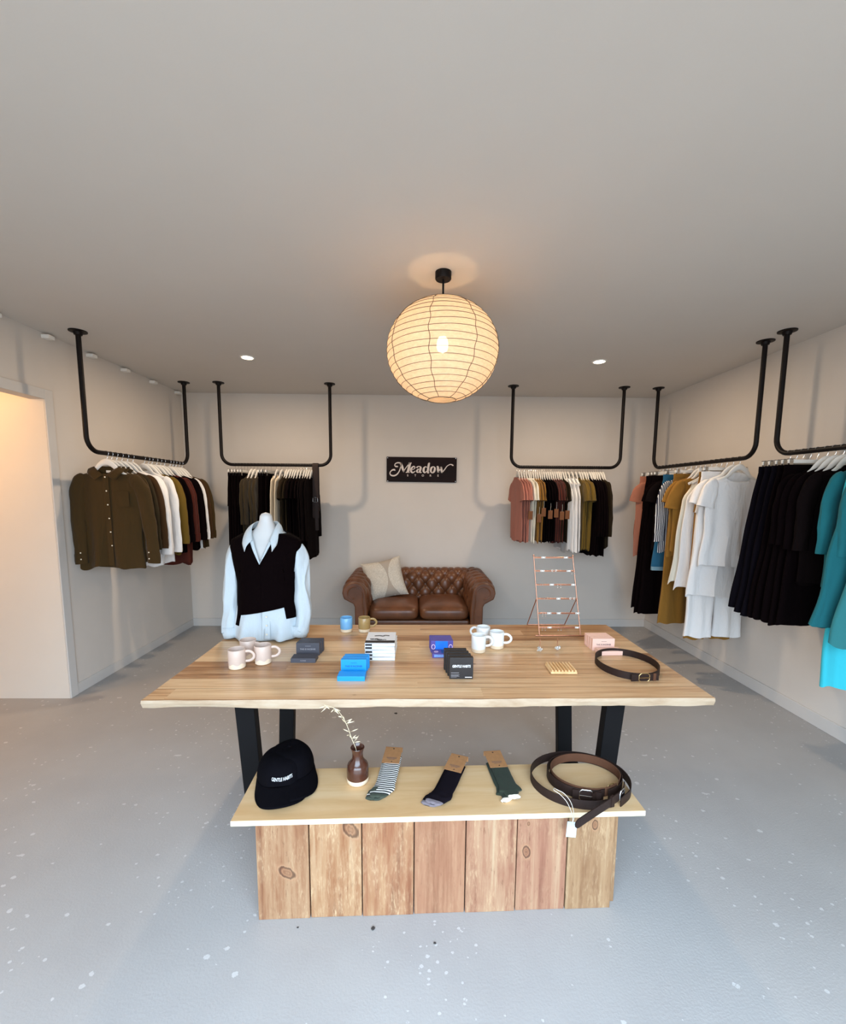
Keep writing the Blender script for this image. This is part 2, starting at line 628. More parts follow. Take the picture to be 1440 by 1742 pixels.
# ------------------------------------------------------------------ lights that belong to the room
def downlight(x, y, label):
    t = thing('downlight', label, 'ceiling light', (x, y, H), group='downlights')
    MB().lathe([(.044, .0), (.046, -.005), (.056, -.006), (.06, 0)], 32).build('trim_ring', plain('white_block_paint', S(240, 237, 230), .5), t)
    MB().lathe([(.0, -.003), (.044, -.003)], 32).build('lens', emit('downlight_glow', (1, .86, .68, 1), 18), t)
    light('downlight_beam', 'AREA', (x, y, H - .012), 19, (1.0, .76, .53), (0, 0, 0), shape='DISK', size=.09)


downlight(-1.406, 3.686, 'recessed warm downlight left of the paper lantern')
downlight(1.533, 3.673, 'recessed warm downlight right of the paper lantern')


def paper_mat():
    m, n, b = newmat('rice_paper')
    n.nodes.remove(b)
    out = n.nodes['Material Output']
    v = coords(n, (1, 1, 2.5))
    f = noise_node(n, v, 45, 6, .7)
    c = ramp(n, f, [(.3, S(232, 214, 190)), (.7, S(250, 238, 218))])
    tr = nd(n, 'ShaderNodeBsdfTranslucent')
    df = nd(n, 'ShaderNodeBsdfDiffuse')
    tp = nd(n, 'ShaderNodeBsdfTransparent')
    n.links.new(c, tr.inputs[0])
    n.links.new(c, df.inputs[0])
    m1 = nd(n, 'ShaderNodeMixShader', i_0=.5)
    n.links.new(tr.outputs[0], m1.inputs[1])
    n.links.new(df.outputs[0], m1.inputs[2])
    m2 = nd(n, 'ShaderNodeMixShader', i_0=.07)
    n.links.new(m1.outputs[0], m2.inputs[1])
    n.links.new(tp.outputs[0], m2.inputs[2])
    n.links.new(m2.outputs[0], out.inputs[0])
    return m


LX, LY, LZ, LR = .133, 2.282, 2.314, .287
lamp = thing('pendant_lamp', 'large round rice paper lantern glowing warm, hanging from the ceiling', 'lamp', (LX, LY, H))
MB().lathe([(0, 0), (.041, 0), (.041, -.032), (.038, -.036), (0, -.036)], 40).build('canopy', M_STEEL, lamp)
MB().tube([(0, 0, -.034), (0, 0, -.27)], .005, 10).build('cord', M_LEG, lamp)
TH0, TH1 = 22.0, 165.0
ringa = [radians(TH0 + (TH1 - TH0) * (i + .5) / 20) for i in range(1, 19)]


def lant_r(th):
    # between two ribs the paper sinks in a little
    k = (math.degrees(th) - TH0) / (TH1 - TH0) * 20 - .5
    return LR * (1 - .007 * abs(sin(pi * k)))


prof = []
for i in range(0, 161):
    th = radians(TH0 + (TH1 - TH0) * i / 160)
    r = lant_r(th)
    prof.append((r * sin(th), r * cos(th) * .872))
rnd = random.Random(4)


def paper_fn(mb):
    n = 96
    vs = []
    for (r, z) in prof:
        for i in range(n):
            t = 2 * pi * i / n
            w = 1 + .004 * noise.noise(Vector((cos(t) * 6, sin(t) * 6, z * 22)))
            vs.append((r * cos(t) * w, r * sin(t) * w, z))
    fs = [(j * n + i, j * n + (i + 1) % n, (j + 1) * n + (i + 1) % n, (j + 1) * n + i) for j in range(len(prof) - 1) for i in range(n)]
    mb.add(vs, fs)


pm = MB()
paper_fn(pm)
shade = pm.build('lamp_shade', paper_mat(), lamp, loc=(0, 0, LZ - H), smooth=60)
M_WIRE = plain('lantern_wire', S(98, 84, 68), .7)
for k, th in enumerate([radians(TH0)] + ringa + [radians(TH1)]):
    r = LR * 1.003
    ph = rnd.uniform(0, 6)
    pts = []
    for i in range(64):
        t = 2 * pi * i / 64
        pts.append((r * sin(th) * cos(t), r * sin(th) * sin(t), r * cos(th) * .872 + .0022 * sin(3 * t + ph) * sin(th)))
    MB().tube(pts, .0013 if 0 < k < 19 else .002, 5, closed=True).build('rib', M_WIRE, shade)
for k in range(8):
    a = pi / 8 + k * pi / 4 + .12
    pts = []
    for i in range(0, 61):
        th = radians(TH0 + (TH1 - TH0) * i / 60)
        r = LR * 1.004
        aa = a + .015 * sin(i * .7 + k)
        pts.append((r * sin(th) * cos(aa), r * sin(th) * sin(aa), r * cos(th) * .872))
    MB().tube(pts, .0016, 5).build('meridian_wire', M_WIRE, shade)
MB().lathe([(0, .03), (.018, .028), (.02, -.02), (0, -.022)], 20).build('bulb_socket', M_LEG, lamp, loc=(0, 0, LZ + .09 - H))
bpts = [(.012, .03), (.016, .015), (.026, -.005), (.03, -.03), (.025, -.052), (.012, -.064), (0, -.066)]
MB().lathe(bpts, 24).build('bulb', emit('bulb_glow', (1, .62, .31, 1), 85), lamp, loc=(0, 0, LZ + .06 - H))
wf = MB()
for a in (0, pi / 2):
    wf.tube([(LR * .374 * cos(a), LR * .374 * sin(a), .233), (0, 0, .243), (-LR * .374 * cos(a), -LR * .374 * sin(a), .233)], .002, 6)
wf.build('shade_frame', M_WIRE, lamp, loc=(0, 0, LZ - H))

# ------------------------------------------------------------------ hanging rails
RZ = 1.875         # rail height
RR = .0165


def rail(a, b, label):
    """U shaped pipe rail hung from the ceiling between plan points a and b"""
    a, b = Vector((*a, 0)), Vector((*b, 0))
    L = (b - a).length
    d = (b - a) / L
    root = thing('hanging_rail', label, 'clothes rail', (a.x, a.y, H), math.atan2(d.y, d.x), 'hanging clothes rails')
    dz = RZ - H
    R = .11
    pts = [(0, 0, 0), (0, 0, -.2), (0, 0, -.4), (0, 0, dz + R)]
    for i in range(1, 9):
        t = pi / 2 * i / 8
        pts.append((R - R * cos(t), 0, dz + R - R * sin(t)))
    n = 8
    for i in range(1, n):
        pts.append((R + (L - 2 * R) * i / n, 0, dz))
    for i in range(0, 9):
        t = pi / 2 * i / 8
        pts.append((L - R + R * sin(t), 0, dz + R - R * cos(t)))
    pts += [(L, 0, -.4), (L, 0, -.2), (L, 0, 0)]
    MB().tube(pts, RR, 14, upv=(0, 1, 0)).build('pipe', M_STEEL, root)
    for x in (0, L):
        MB().lathe([(0, 0), (.056, 0), (.056, -.006), (.03, -.009), (.024, -.028), (.0, -.028)], 32).build('flange', M_STEEL, root, loc=(x, 0, 0))
    return root


rail((-2.375, 3.15), (-2.375, 4.51), 'black pipe rail on the left wall side, above the shirts')
rail((-2.02, 4.5), (-.89, 4.5), 'black pipe rail left of the wall sign, a leather belt on its right end')
rail((1.0, 4.5), (2.155, 4.5), 'black pipe rail right of the wall sign, above many tees')
rail((2.52, 3.157), (2.52, 4.513), 'black pipe rail along the right wall, the one nearer the back corner')
rail((2.51, 1.62), (2.51, 2.965), 'black pipe rail along the right wall, cut by the right photo edge')


# ------------------------------------------------------------------ hangers
def hook_path():
    p = [(0, 0, -.062), (0, 0, -.045), (0, .003, -.030)]
    r = RR + .0022
    # round the bar (bar runs along local y): hook lies in the x-z plane
    for i in range(0, 9):
        t = radians(-70 + 230 * i / 8)
        p.append((r * cos(t), 0, r * sin(t)))
    return [(0, 0, -.062), (.002, 0, -.045), (.010, 0, -.026)] + [q for q in p[3:]]


HOOK = MB().tube(hook_path(), .0016, 6).build('hook', M_CHROME)
HOOK_ME = HOOK.data
bpy.data.objects.remove(HOOK)


def coat_body():
    mb = MB()
    top = spline([(-.185, -.175), (-.14, -.152), (-.09, -.123), (-.058, -.086), (-.028, -.061), (0, -.052), (.028, -.061), (.058, -.086), (.09, -.123), (.14, -.152), (.185, -.175)], 4)
    path = [(p.x, -.012 * (1 - abs(p.x) / .21) ** 1 + .0, p.y - .013) for p in top]
    k = len(path)
    fl = [(1, 1)] * k
    rr = [.011 + .013 * max(0, 1 - abs(p[0]) / .11) for p in path]
    fl = [(1, .42)] * k
    mb.tube(path, rr, 10, flat=fl, upv=(0, 0, 1))
    return mb


_o = coat_body().build('hanger_body', M_WHITE)
COAT_ME = _o.data
bpy.data.objects.remove(_o)
_o = MB().box(-.18, .18, -.005, .005, -.082, -.060).build('hanger_bar', M_WHITE, smooth=0, bevel=.003)
BAR_ME = _o.data
bpy.data.objects.remove(_o)
cm = MB()
cm.box(-.011, .011, -.0075, -.0055, -.118, -.056).box(-.011, .011, .0055, .0075, -.118, -.056).box(-.013, .013, -.009, .009, -.074, -.068)
cm.tube([(-.012, -.012, -.056), (.012, -.012, -.056)], .003, 6).tube([(-.012, .012, -.056), (.012, .012, -.056)], .003, 6)
_o = cm.build('clip', M_CHROME, smooth=0)
CLIP_ME = _o.data
bpy.data.objects.remove(_o)


def link(name, me, parent, loc=(0, 0, 0)):
    o = bpy.data.objects.new(name, me)
    COL.objects.link(o)
    o.parent = parent
    o.location = loc
    return o


def hanger(loc, rz, label, group, clip=False, cw=.15, flip=False):
    h = thing('trouser_hanger' if clip else 'coat_hanger', label, 'hanger', loc, rz, group)
    link('hook', HOOK_ME, h)
    if clip:
        link('hanger_bar', BAR_ME, h)
        for s in (-1, 1):
            link('clip', CLIP_ME, h, (s * cw, 0, 0))
    else:
        link('hanger_body', COAT_ME, h)
    return h


# ------------------------------------------------------------------ garments
def sgnpow(v, p):
    return math.copysign(abs(v) ** p, v)


def body_tube(wt, dt, L, z0, seed, folds=.012, nu=56, nv=34, hemwave=.008, kf=7, neckdip=.02, shift=0.0):
    """flattened tube hanging from z0: wt / dt give half width and half depth against distance below the neck"""
    rnd = random.Random(seed)
    ph = [rnd.uniform(0, 6.28) for _ in range(6)]
    ks = [kf * rnd.uniform(.7, 1.2), kf * rnd.uniform(1.3, 2.0), kf * .5]

    def fn(u, v):
        t = 2 * pi * u
        s = L * (v ** 1.15)
        w, d = lerp(wt, s), lerp(dt, s)
        c, q = cos(t), sin(t)
        x = w * sgnpow(c, .9)
        y = d * sgnpow(q, .7)
        amp = folds * min(1, max(0, (s - .05) / (L * .6))) * (0.35 + .65 * v)
        xx = x / max(w, .01)
        fold = sin(ks[0] * xx + ph[0] + .6 * v) + .6 * sin(ks[1] * xx + ph[1] - .9 * v) + .5 * sin(ks[2] * xx + ph[2])
        y += amp * fold
        x += amp * .5 * sin(3 * v * 4 + ph[3]) * (1 if c > 0 else -1)
        z = z0 - s
        if v < .15:
            z -= neckdip * (1 - v / .15) * (.5 - .5 * q)
        z += hemwave * v ** 6 * (sin(3 * t + ph[4]) + .7 * sin(5 * t + ph[5]))
        return (x + shift * v, y, z)
    return MB().grid(fn, nu, nv, closeu=True)


def sleeve_tube(sx, pts, rad, flat, seed, n=18, wr=.006, pleat=.003):
    P = spline(pts, 5)
    k = len(P)
    rr = [lerp(rad, i / (k - 1)) for i in range(k)]
    mb = MB()
    mb.tube([(sx * p.x, p.y, p.z) for p in P], rr, n, flat=(1, flat), upv=(1, 0, 0), cap=False)
    for i, p in enumerate(mb.v):
        q = noise.noise(Vector((p.x * 14 + seed * 3.7, p.y * 14, p.z * 9)))
        if pleat:
            a_ = 2 * pi * (i % n) / n
            w_ = pleat * sin(3 * a_ + seed + 5 * noise.noise(Vector((seed, a_ * .3, p.z * 5))))
            p = p + Vector((cos(a_), sin(a_), 0)) * w_
        mb.v[i] = p + Vector((q * wr, noise.noise(Vector((p.x * 11, seed, p.z * 12))) * wr, 0))
    return mb


def swing_tag(parent, x, y, z, mat=None, l=.085, w=.05, rz=0, string=.07):
    g = MB()
    g.tube([(x, y, z + string), (x + .003, y - .003, z + string * .5), (x, y, z - .006)], .0011, 5)
    s = g.build('tag_string', M_STRING, parent)
    MB().box(-w / 2, w / 2, -.0006, .0006, -l, 0).build('swing_tag', mat or M_CARD, parent, smooth=0, loc=(x, y, z), rot=(0, 0, rz))


def top(loc, rz, label, cat, group, name, mat, W=.225, L=.68, D=.016, sleeve='short', seed=0, flare=1.0, collar=False, buttons=False, folds=.008,
        tagside=0, detail=False, sl=None, spread=0.0, spreadR=None, cuffs=False, tanknarrow=False, open_neck=.082, pocket=False, zt=0.0, hs=0.0, dip=None):
    g = thing(name, label, cat, loc, rz, group)
    zn = -.106 + zt
    sh = .155 if tanknarrow else .2
    wt = [(0, open_neck), (.012, open_neck + .015), (.030, sh * .76), (.052, sh), (.10, sh * 1.04 if not tanknarrow else sh * .98), (.2, W), (L, W * flare)]
    dt = [(0, .02), (.02, .016), (.06, D * .9), (.14, D * 1.1), (L, D * 1.15)]
    body_tube(wt, dt, L, zn, seed, folds, 64 if detail else 44, 44 if detail else 26, neckdip=dip or (.055 if collar else .03), shift=hs, hemwave=.012).build('body', mat, g)
    if sleeve != 'none':
        for s in (-1, 1):
            sp = spread if s < 0 or spreadR is None else spreadR
            if sleeve == 'long':
                q = sl or .60
                pts = [(sh - .040, 0, zn - .078), (sh + .002, 0, zn - .112), (sh + .035 + sp * .35, -.004, zn - .22), (sh + .05 + sp * .75, -.012, zn - .22 - (q - .22) * .5), (sh + .055 + sp, -.014, zn - q)]
                rad = [(0, .03), (.1, .046), (.25, .055), (.5, .055), (.85, .047), (1, .045)]
            else:
                q = sl or .25
                pts = [(sh - .045, 0, zn - .075), (sh - .004, 0, zn - .108), (sh + .030 + sp, 0, zn - q * .66), (sh + .050 + sp, 0, zn - q)]
                rad = [(0, .028), (.2, .05), (.6, .066), (1, .072)]
            slv = sleeve_tube(s, pts, rad, min(1, (D * 1.25) / .06), seed + s)
            so = slv.build('sleeve', mat, g)
            if cuffs:
                e = pts[-1]
                cu = MB().tube([(s * e[0], e[1], e[2] + .03), (s * e[0], e[1], e[2] - .02), (s * (e[0] - .002), e[1], e[2] - .045)], [.047, .048, .047], 18,
                               flat=(1, min(1, D * 1.4 / .06)), upv=(1, 0, 0), cap=False)
                cu.build('cuff', mat, so)
                if buttons:
                    for b in range(2):
                        MB().lathe([(0, .002), (.005, .002), (.005, 0), (0, 0)], 12).build('button', M_BTN, so, loc=(s * (e[0] - .02), e[1] - D * 1.45 - .001, e[2] + .045 - b * .05), rot=(radians(90), 0, 0))
    if collar:
        yf = -D - .010
        for sd in (-1, 1):
            A = [(sd * .088, -.004, zn + .006), (sd * .050, yf + .004, zn - .026), (sd * .010, yf, zn - .060)]
            B = [(sd * .132, -.004, zn - .014), (sd * .118, yf - .004, zn - .050), (sd * .070, yf - .006, zn - .098)]
            A, B = spline(A, 5), spline(B, 5)
            cb = MB()
            cb.grid(lambda u, v: A[int(round(u * 10))].lerp(B[int(round(u * 10))], v) + Vector((0, -.004 * sin(pi * v), 0)), 11, 6)
            cb.build('collar', mat, g, solid=.003)
        MB().grid(lambda u, v: Vector((-.09 + .18 * u, .016 + .006 * sin(pi * u), zn + .012 - .045 * v - .004 * sin(pi * u))), 16, 4).build('collar_band', mat, g, solid=.002)
        MB().box(-.016, .016, .0135, .0145, zn - .040, zn - .022).build('neck_label', M_WHITE, g, smooth=0)
    if buttons:
        for b in range(6):
            MB().lathe([(0, .002), (.0052, .002), (.0052, 0), (0, 0)], 12).build('button', M_BTN, g, loc=(.004 + .003 * b, -D * 1.15 - .014, zn - .075 - b * .105), rot=(radians(90), 0, 0))
        MB().box(-.016, .022, -D - .0105, -D - .0085, zn - L * .97, zn - .05).build('placket', mat, g, smooth=0)
    if pocket:
        MB().box(.07, .16, -D - .0115, -D - .010, zn - .30, zn - .185).box(.068, .162, -D - .0135, -D - .010, zn - .20, zn - .183).build('pocket', mat, g, smooth=0)
    if tagside:
        swing_tag(g, tagside * (W + .055), -.016, zn - .30 - .09 * random.Random(seed).random(), mat=M_CARDD, l=.085, w=.042, rz=radians(75) if rz > 1 else radians(10))
    return g


def bottoms(loc, rz, label, cat, group, mat, W=.18, L=1.0, D=.018, seed=0, flare=1.15, skirt=False, name=None, jeans=False, folds=.01, cuffmat=None, hs=0.0):
    g = thing(name or ('skirt' if skirt else 'trousers'), label, cat, loc, rz, group)
    z0 = -.092
    MB().grid(lambda u, v: ((W + .002) * sgnpow(cos(2 * pi * u), .9), (D * .55 + .003) * sgnpow(sin(2 * pi * u), .7), z0 - .036 * v), 48, 3, closeu=True).build('waistband', mat, g)
    if skirt:
        wt = [(0, W), (.15, W * 1.08), (L, W * flare)]
        dt = [(0, D * .6), (.15, D * 1.1), (L, D * 1.4)]
        body_tube(wt, dt, L, z0 - .034, seed, folds * 1.3, 64, 26, hemwave=.012, kf=11, neckdip=0, shift=hs).build('body', mat, g)
    else:
        cr = .30
        wt = [(0, W), (.12, W * 1.08), (cr, W * 1.13)]
        dt = [(0, D * .6), (.12, D * 1.1), (cr, D * 1.1)]
        body_tube(wt, dt, cr, z0 - .034, seed, folds * .5, 48, 14, hemwave=0, neckdip=0).build('body', mat, g)
        for s in (-1, 1):
            wl = [(0, W * .53), (L - .25, W * .53 * flare)]
            dl = [(0, D * 1.05), (L - .25, D * 1.25)]
            leg = body_tube(wl, dl, L - .25, z0 - .25, seed + 5 * s, folds * .8, 36, 22, hemwave=.005, kf=4, neckdip=0, shift=s * W * .12 + hs)
            lo = leg.build('trouser_leg', mat, g, loc=(s * W * .54, 0, 0))
            if cuffmat:
                ww = W * .53 * flare + .003
                z1 = z0 - .25 - (L - .25)
                MB().grid(lambda u, v: (ww * sgnpow(cos(2 * pi * u), .9) + s * W * .12 + hs, (D * 1.35 + .006) * sgnpow(sin(2 * pi * u), .7), z1 + .03 - .036 * v), 36, 3, closeu=True).build('turn_up', cuffmat, lo)
    return g


M_CARDD = plain('dark_kraft_card', S(112, 72, 46), .85, var=.1, vscale=60, spec=.2)
M_BTN = plain('pearl_button', S(232, 225, 205), .3, var=.02)
OLV = fabric('olive_linen', S(66, 50, 26), crease=.9)
OLV2 = fabric('dark_olive_linen', S(52, 42, 25))
OLVB = fabric('brown_olive_linen', S(62, 42, 22))
WHT = fabric('white_linen', S(236, 234, 232), crease=.9)
CRM = fabric('cream_linen', S(206, 192, 168))
IVO = fabric('ivory_linen', S(226, 220, 204))
MUS = fabric('mustard_linen', S(140, 100, 42))
MUS2 = fabric('olive_mustard_linen', S(104, 82, 30))
BLK = fabric('black_linen', S(11, 5, 6), crease=.35)
BLK2 = fabric('faded_black_linen', S(17, 11, 11), crease=.35)
NVY = fabric('ink_navy_linen', S(14, 11, 17), crease=.35)
RST = fabric('rust_linen', S(76, 34, 26))
PNK = fabric('dusty_pink_linen', S(172, 112, 96))
TER = fabric('terracotta_pink_linen', S(166, 106, 84))
DOL = fabric('charcoal_olive_linen', S(42, 34, 24))
GRY = fabric('pale_grey_linen', S(190, 190, 190))
TEAL = fabric('teal_linen', S(32, 104, 112))
TEAL2 = fabric('light_teal_linen', S(52, 122, 126))
AQUA = fabric('bright_aqua_linen', S(62, 196, 214))
DNM = fabric('blue_denim', S(40, 92, 122), weave=420)
DNML = fabric('washed_denim_hem', S(120, 152, 166))
STR = stripes('navy_striped_cotton', S(44, 46, 60), S(226, 226, 226), .0145, 'x', .36)

COLN = {'olive': OLV, 'dark olive': OLV2, 'brown': OLVB, 'white': WHT, 'cream': CRM, 'ivory': IVO, 'mustard': MUS, 'olive-gold': MUS2,
        'black': BLK, 'faded black': BLK2, 'navy': NVY, 'rust': RST, 'dusty pink': PNK, 'terracotta': TER, 'charcoal': DOL, 'pale grey': GRY,
        'teal': TEAL, 'light teal': TEAL2, 'aqua': AQUA, 'denim': DNM, 'striped': STR}
ORD = ['', 'second ', 'third ', 'fourth ', 'fifth ', 'sixth ', 'seventh ', 'eighth ']


def fill(railname, items, place, order, group_g, group_h):
    """items: (s, kind, colour, noun, kwargs); place(s) -> (location, rotation); labels count like garments along the rail"""
    tot = {}
    for it in items:
        k = it[2] + ' ' + it[3]
        tot[k] = tot.get(k, 0) + 1
    seen = {}
    for i, (s, kind, colour, noun, kw) in enumerate(items):
        kw = dict(kw)
        k = colour + ' ' + noun
        n = seen.get(k, 0)
        seen[k] = n + 1
        if tot[k] == 1:
            which = 'the only ' + k
            lab = 'the only %s on the %s' % (k, railname)
        else:
            lab = '%s%s from the %s on the %s' % ((ORD[n] or 'first '), k, order, railname)
            which = (ORD[n] or 'first ') + k
        lab = kw.pop('label', lab)
        loc, rz = place(s)
        rz += kw.pop('turn', random.Random(i * 7 + int(s * 100)).uniform(-.05, .05))
        mat = COLN[colour]
        if tot[k] == 1:
            hl = 'white hanger of %s on the %s' % (which, railname)
        else:
            hl = 'white hanger of the %s from the %s, %s' % (which, order, railname)
        hl = kw.pop('hlabel', hl)
        cat = noun.split()[-1]
        gname = {'tee': 't_shirt'}.get(cat, noun.replace(' ', '_').replace('-', '_'))
        hanger(loc, rz, hl, group_h, clip=(kind == 'bottom'), cw=kw.get('W', .18) * .82 if kind == 'bottom' else .15)
        seed = i * 3 + int(abs(s) * 50)
        gg = group_g
        if kind == 'bottom':
            bottoms(loc, rz, lab, cat, gg, mat, seed=seed, name=gname, **kw)
        else:
            top(loc, rz, lab, cat, gg, gname, mat, seed=seed, **kw)


LS = dict(sleeve='long', L=.74, D=.017, W=.235, cuffs=True)
SS = dict(sleeve='short', L=.66, D=.013, W=.235)
TK = dict(sleeve='none', L=.70, D=.012, W=.215, flare=1.12, tanknarrow=True)

# left wall: shirts
L_ = []
ys = [3.335, 3.385, 3.44, 3.50, 3.565, 3.635, 3.785, 3.84, 3.89, 3.96, 4.02, 4.08, 4.17, 4.22, 4.27, 4.325, 4.38]
cs = ['olive', 'olive', 'dark olive', 'brown', 'white', 'white', 'white', 'olive-gold', 'black', 'black', 'rust', 'rust', 'black', 'black', 'white', 'brown', 'olive']
for i, (y, c) in enumerate(zip(ys, cs)):
    kw = dict(LS)
    kw['spreadR'] = .02
    if i == 0:
        kw.update(detail=True, collar=True, buttons=True, pocket=True, tagside=1, D=.024, spread=-.03, spreadR=.05, L=.78, W=.222, folds=.014, turn=.10, sl=.70, flare=1.03,
                  label='olive button-up shirt facing the room at the front of the left wall rail', hlabel='white wooden hanger in the neck of the front olive shirt, left wall rail')
    elif c == 'rust':
        kw.update(L=.86)
    elif i in (1, 2):
        kw.update(collar=True)
    if i in (3, 4, 5, 6, 7):
        kw.update(turn=(.13, .10, -.08, -.12, .10)[i - 3], D=.026)
    if c == 'white' and i < 8:
        kw.update(L=.80, sl=.66)
    L_.append((y, 'top', c, 'shirt', kw))
fill('left wall rail', L_, lambda s: ((-2.375, s, RZ), 0), 'front', 'shirts on the left wall rail', 'hangers on the left wall rail')

# back wall, left of the sign
B1 = []
for x in (-1.885, -1.855, -1.825, -1.79, -1.76):
    B1.append((x, 'bottom', 'black', 'trousers', dict(L=1.0, D=.013, W=.19)))
for x in (-1.725, -1.69, -1.655, -1.62):
    B1.append((x, 'top', 'dark olive', 'jersey', dict(LS, L=.70, D=.013, cuffs=False, sl=.5)))
for x in (-1.585, -1.55, -1.515):
    B1.append((x, 'bottom', 'black', 'skirt', dict(skirt=True, L=.78, D=.013, W=.19, flare=1.1)))
for x in (-1.46, -1.41):
    B1.append((x, 'top', 'cream', 'singlet', dict(TK, D=.014, L=.78, W=.235, tanknarrow=False)))
for x in (-1.36, -1.335, -1.31):
    B1.append((x, 'top', 'charcoal', 'tee', dict(SS, D=.012)))
for x in (-1.283, -1.258, -1.233, -1.205):
    B1.append((x, 'top', 'black', 'tee', dict(SS, D=.012, L=.70)))
for x in (-1.17, -1.145, -1.12, -1.095):
    B1.append((x, 'top', 'faded black', 'shirt', dict(LS, D=.012, L=.86, sl=.66, cuffs=False)))
fill('rail left of the sign', B1, lambda s: ((s, 4.5, RZ), radians(90)), 'left', 'clothes on the rail left of the sign', 'hangers on the rail left of the sign')

# back wall, right of the sign
B2 = []


def run(xs, *a, **kw):
    for i, x in enumerate(xs):
        k2 = dict(kw)
        B2.append((x, *a, k2))


run((1.065, 1.092, 1.118, 1.144), 'top', 'dusty pink', 'tee', **dict(SS, D=.0125))
run((1.17, 1.193, 1.216), 'top', 'ivory', 'tee', **dict(SS, D=.0115))
run((1.24, 1.262, 1.285), 'top', 'mustard', 'tee', **dict(SS, D=.0115))
run((1.31, 1.332, 1.354, 1.376, 1.40), 'top', 'black', 'tee', **dict(SS, D=.011))
run((1.424, 1.446, 1.468, 1.49), 'top', 'rust', 'tee', **dict(SS, D=.011))
run((1.513, 1.536), 'top', 'charcoal', 'tee', **dict(SS, D=.0115))
run((1.562,), 'top', 'pale grey', 'singlet', **dict(TK, L=.76))
run((1.592, 1.632, 1.675), 'top', 'white', 'singlet', **dict(TK, L=.76, D=.014, flare=1.2))
run((1.712, 1.738, 1.764, 1.79), 'top', 'olive-gold', 'tee', **dict(SS, L=.74, D=.0125))
run((1.82, 1.843, 1.866, 1.889, 1.912), 'top', 'black', 'long shirt', **dict(LS, L=.80, D=.0115, cuffs=False))
run((1.938, 1.965), 'top', 'charcoal', 'jersey', **dict(LS, L=.72, D=.0125, cuffs=False))
for i in (2, 6, 8, 11, 13, 16, 19):
    B2[i][4]['tagside'] = -1
fill('rail right of the sign', B2, lambda s: ((s, 4.5, RZ), radians(90)), 'left', 'clothes on the rail right of the sign', 'hangers on the rail right of the sign')

# right wall, far rail
R1 = [
    (4.39, 'bottom', 'terracotta', 'trousers', dict(L=.64, W=.19, skirt=True)),
    (4.33, 'top', 'terracotta', 'tee', dict(SS, L=.8, W=.25)),
    (4.27, 'bottom', 'black', 'trousers', dict(L=1.36, W=.19, flare=1.3)),
    (4.215, 'bottom', 'black', 'trousers', dict(L=1.40, W=.19, flare=1.3)),
    (4.16, 'bottom', 'black', 'trousers', dict(L=1.38, W=.19, flare=1.3)),
    (4.10, 'top', 'black', 'tee', dict(SS, L=.70)),
    (4.04, 'top', 'faded black', 'tee', dict(SS, L=.70)),
    (3.97, 'bottom', 'denim', 'jeans', dict(L=.90, W=.20, cuffmat=DNML, flare=1.15)),
    (3.89, 'top', 'striped', 'long-sleeved shirt', dict(LS, L=.70, sl=.56, W=.25)),
    (3.82, 'bottom', 'mustard', 'long trousers', dict(L=1.38, W=.19, flare=1.25)),
    (3.76, 'top', 'mustard', 'tee', dict(SS, L=.72, W=.25, D=.02)),
    (3.70, 'top', 'mustard', 'tee', dict(SS, L=.66, W=.25, D=.02, sl=.3)),
    (3.62, 'top', 'ivory', 'sleeveless dress', dict(TK, L=.94, D=.022, folds=.018, flare=1.3, W=.225)),
    (3.56, 'top', 'white', 'sleeveless dress', dict(TK, L=.98, D=.022, folds=.018, flare=1.2, W=.225)),
    (3.50, 'bottom', 'mustard', 'cropped trousers', dict(L=1.42, W=.17, flare=.95)),
    (3.44, 'bottom', 'white', 'wide trousers', dict(L=1.38, W=.19, D=.026, folds=.018, flare=1.15)),
    (3.37, 'top', 'white', 'long blouse', dict(SS, L=1.0, W=.235, flare=1.15, D=.026, folds=.02)),
    (3.30, 'top', 'white', 'tee', dict(SS, L=.74, W=.235, D=.024, detail=True, sl=.27, spread=-.01, turn=.0, folds=.022, open_neck=.095, dip=.075,
                                    label='white tee facing the room at the near end of the right wall rail')),
]
fill('far right wall rail', R1, lambda s: ((2.515, s, RZ), 0), 'back', 'clothes on the far right wall rail', 'hangers on the far right wall rail')

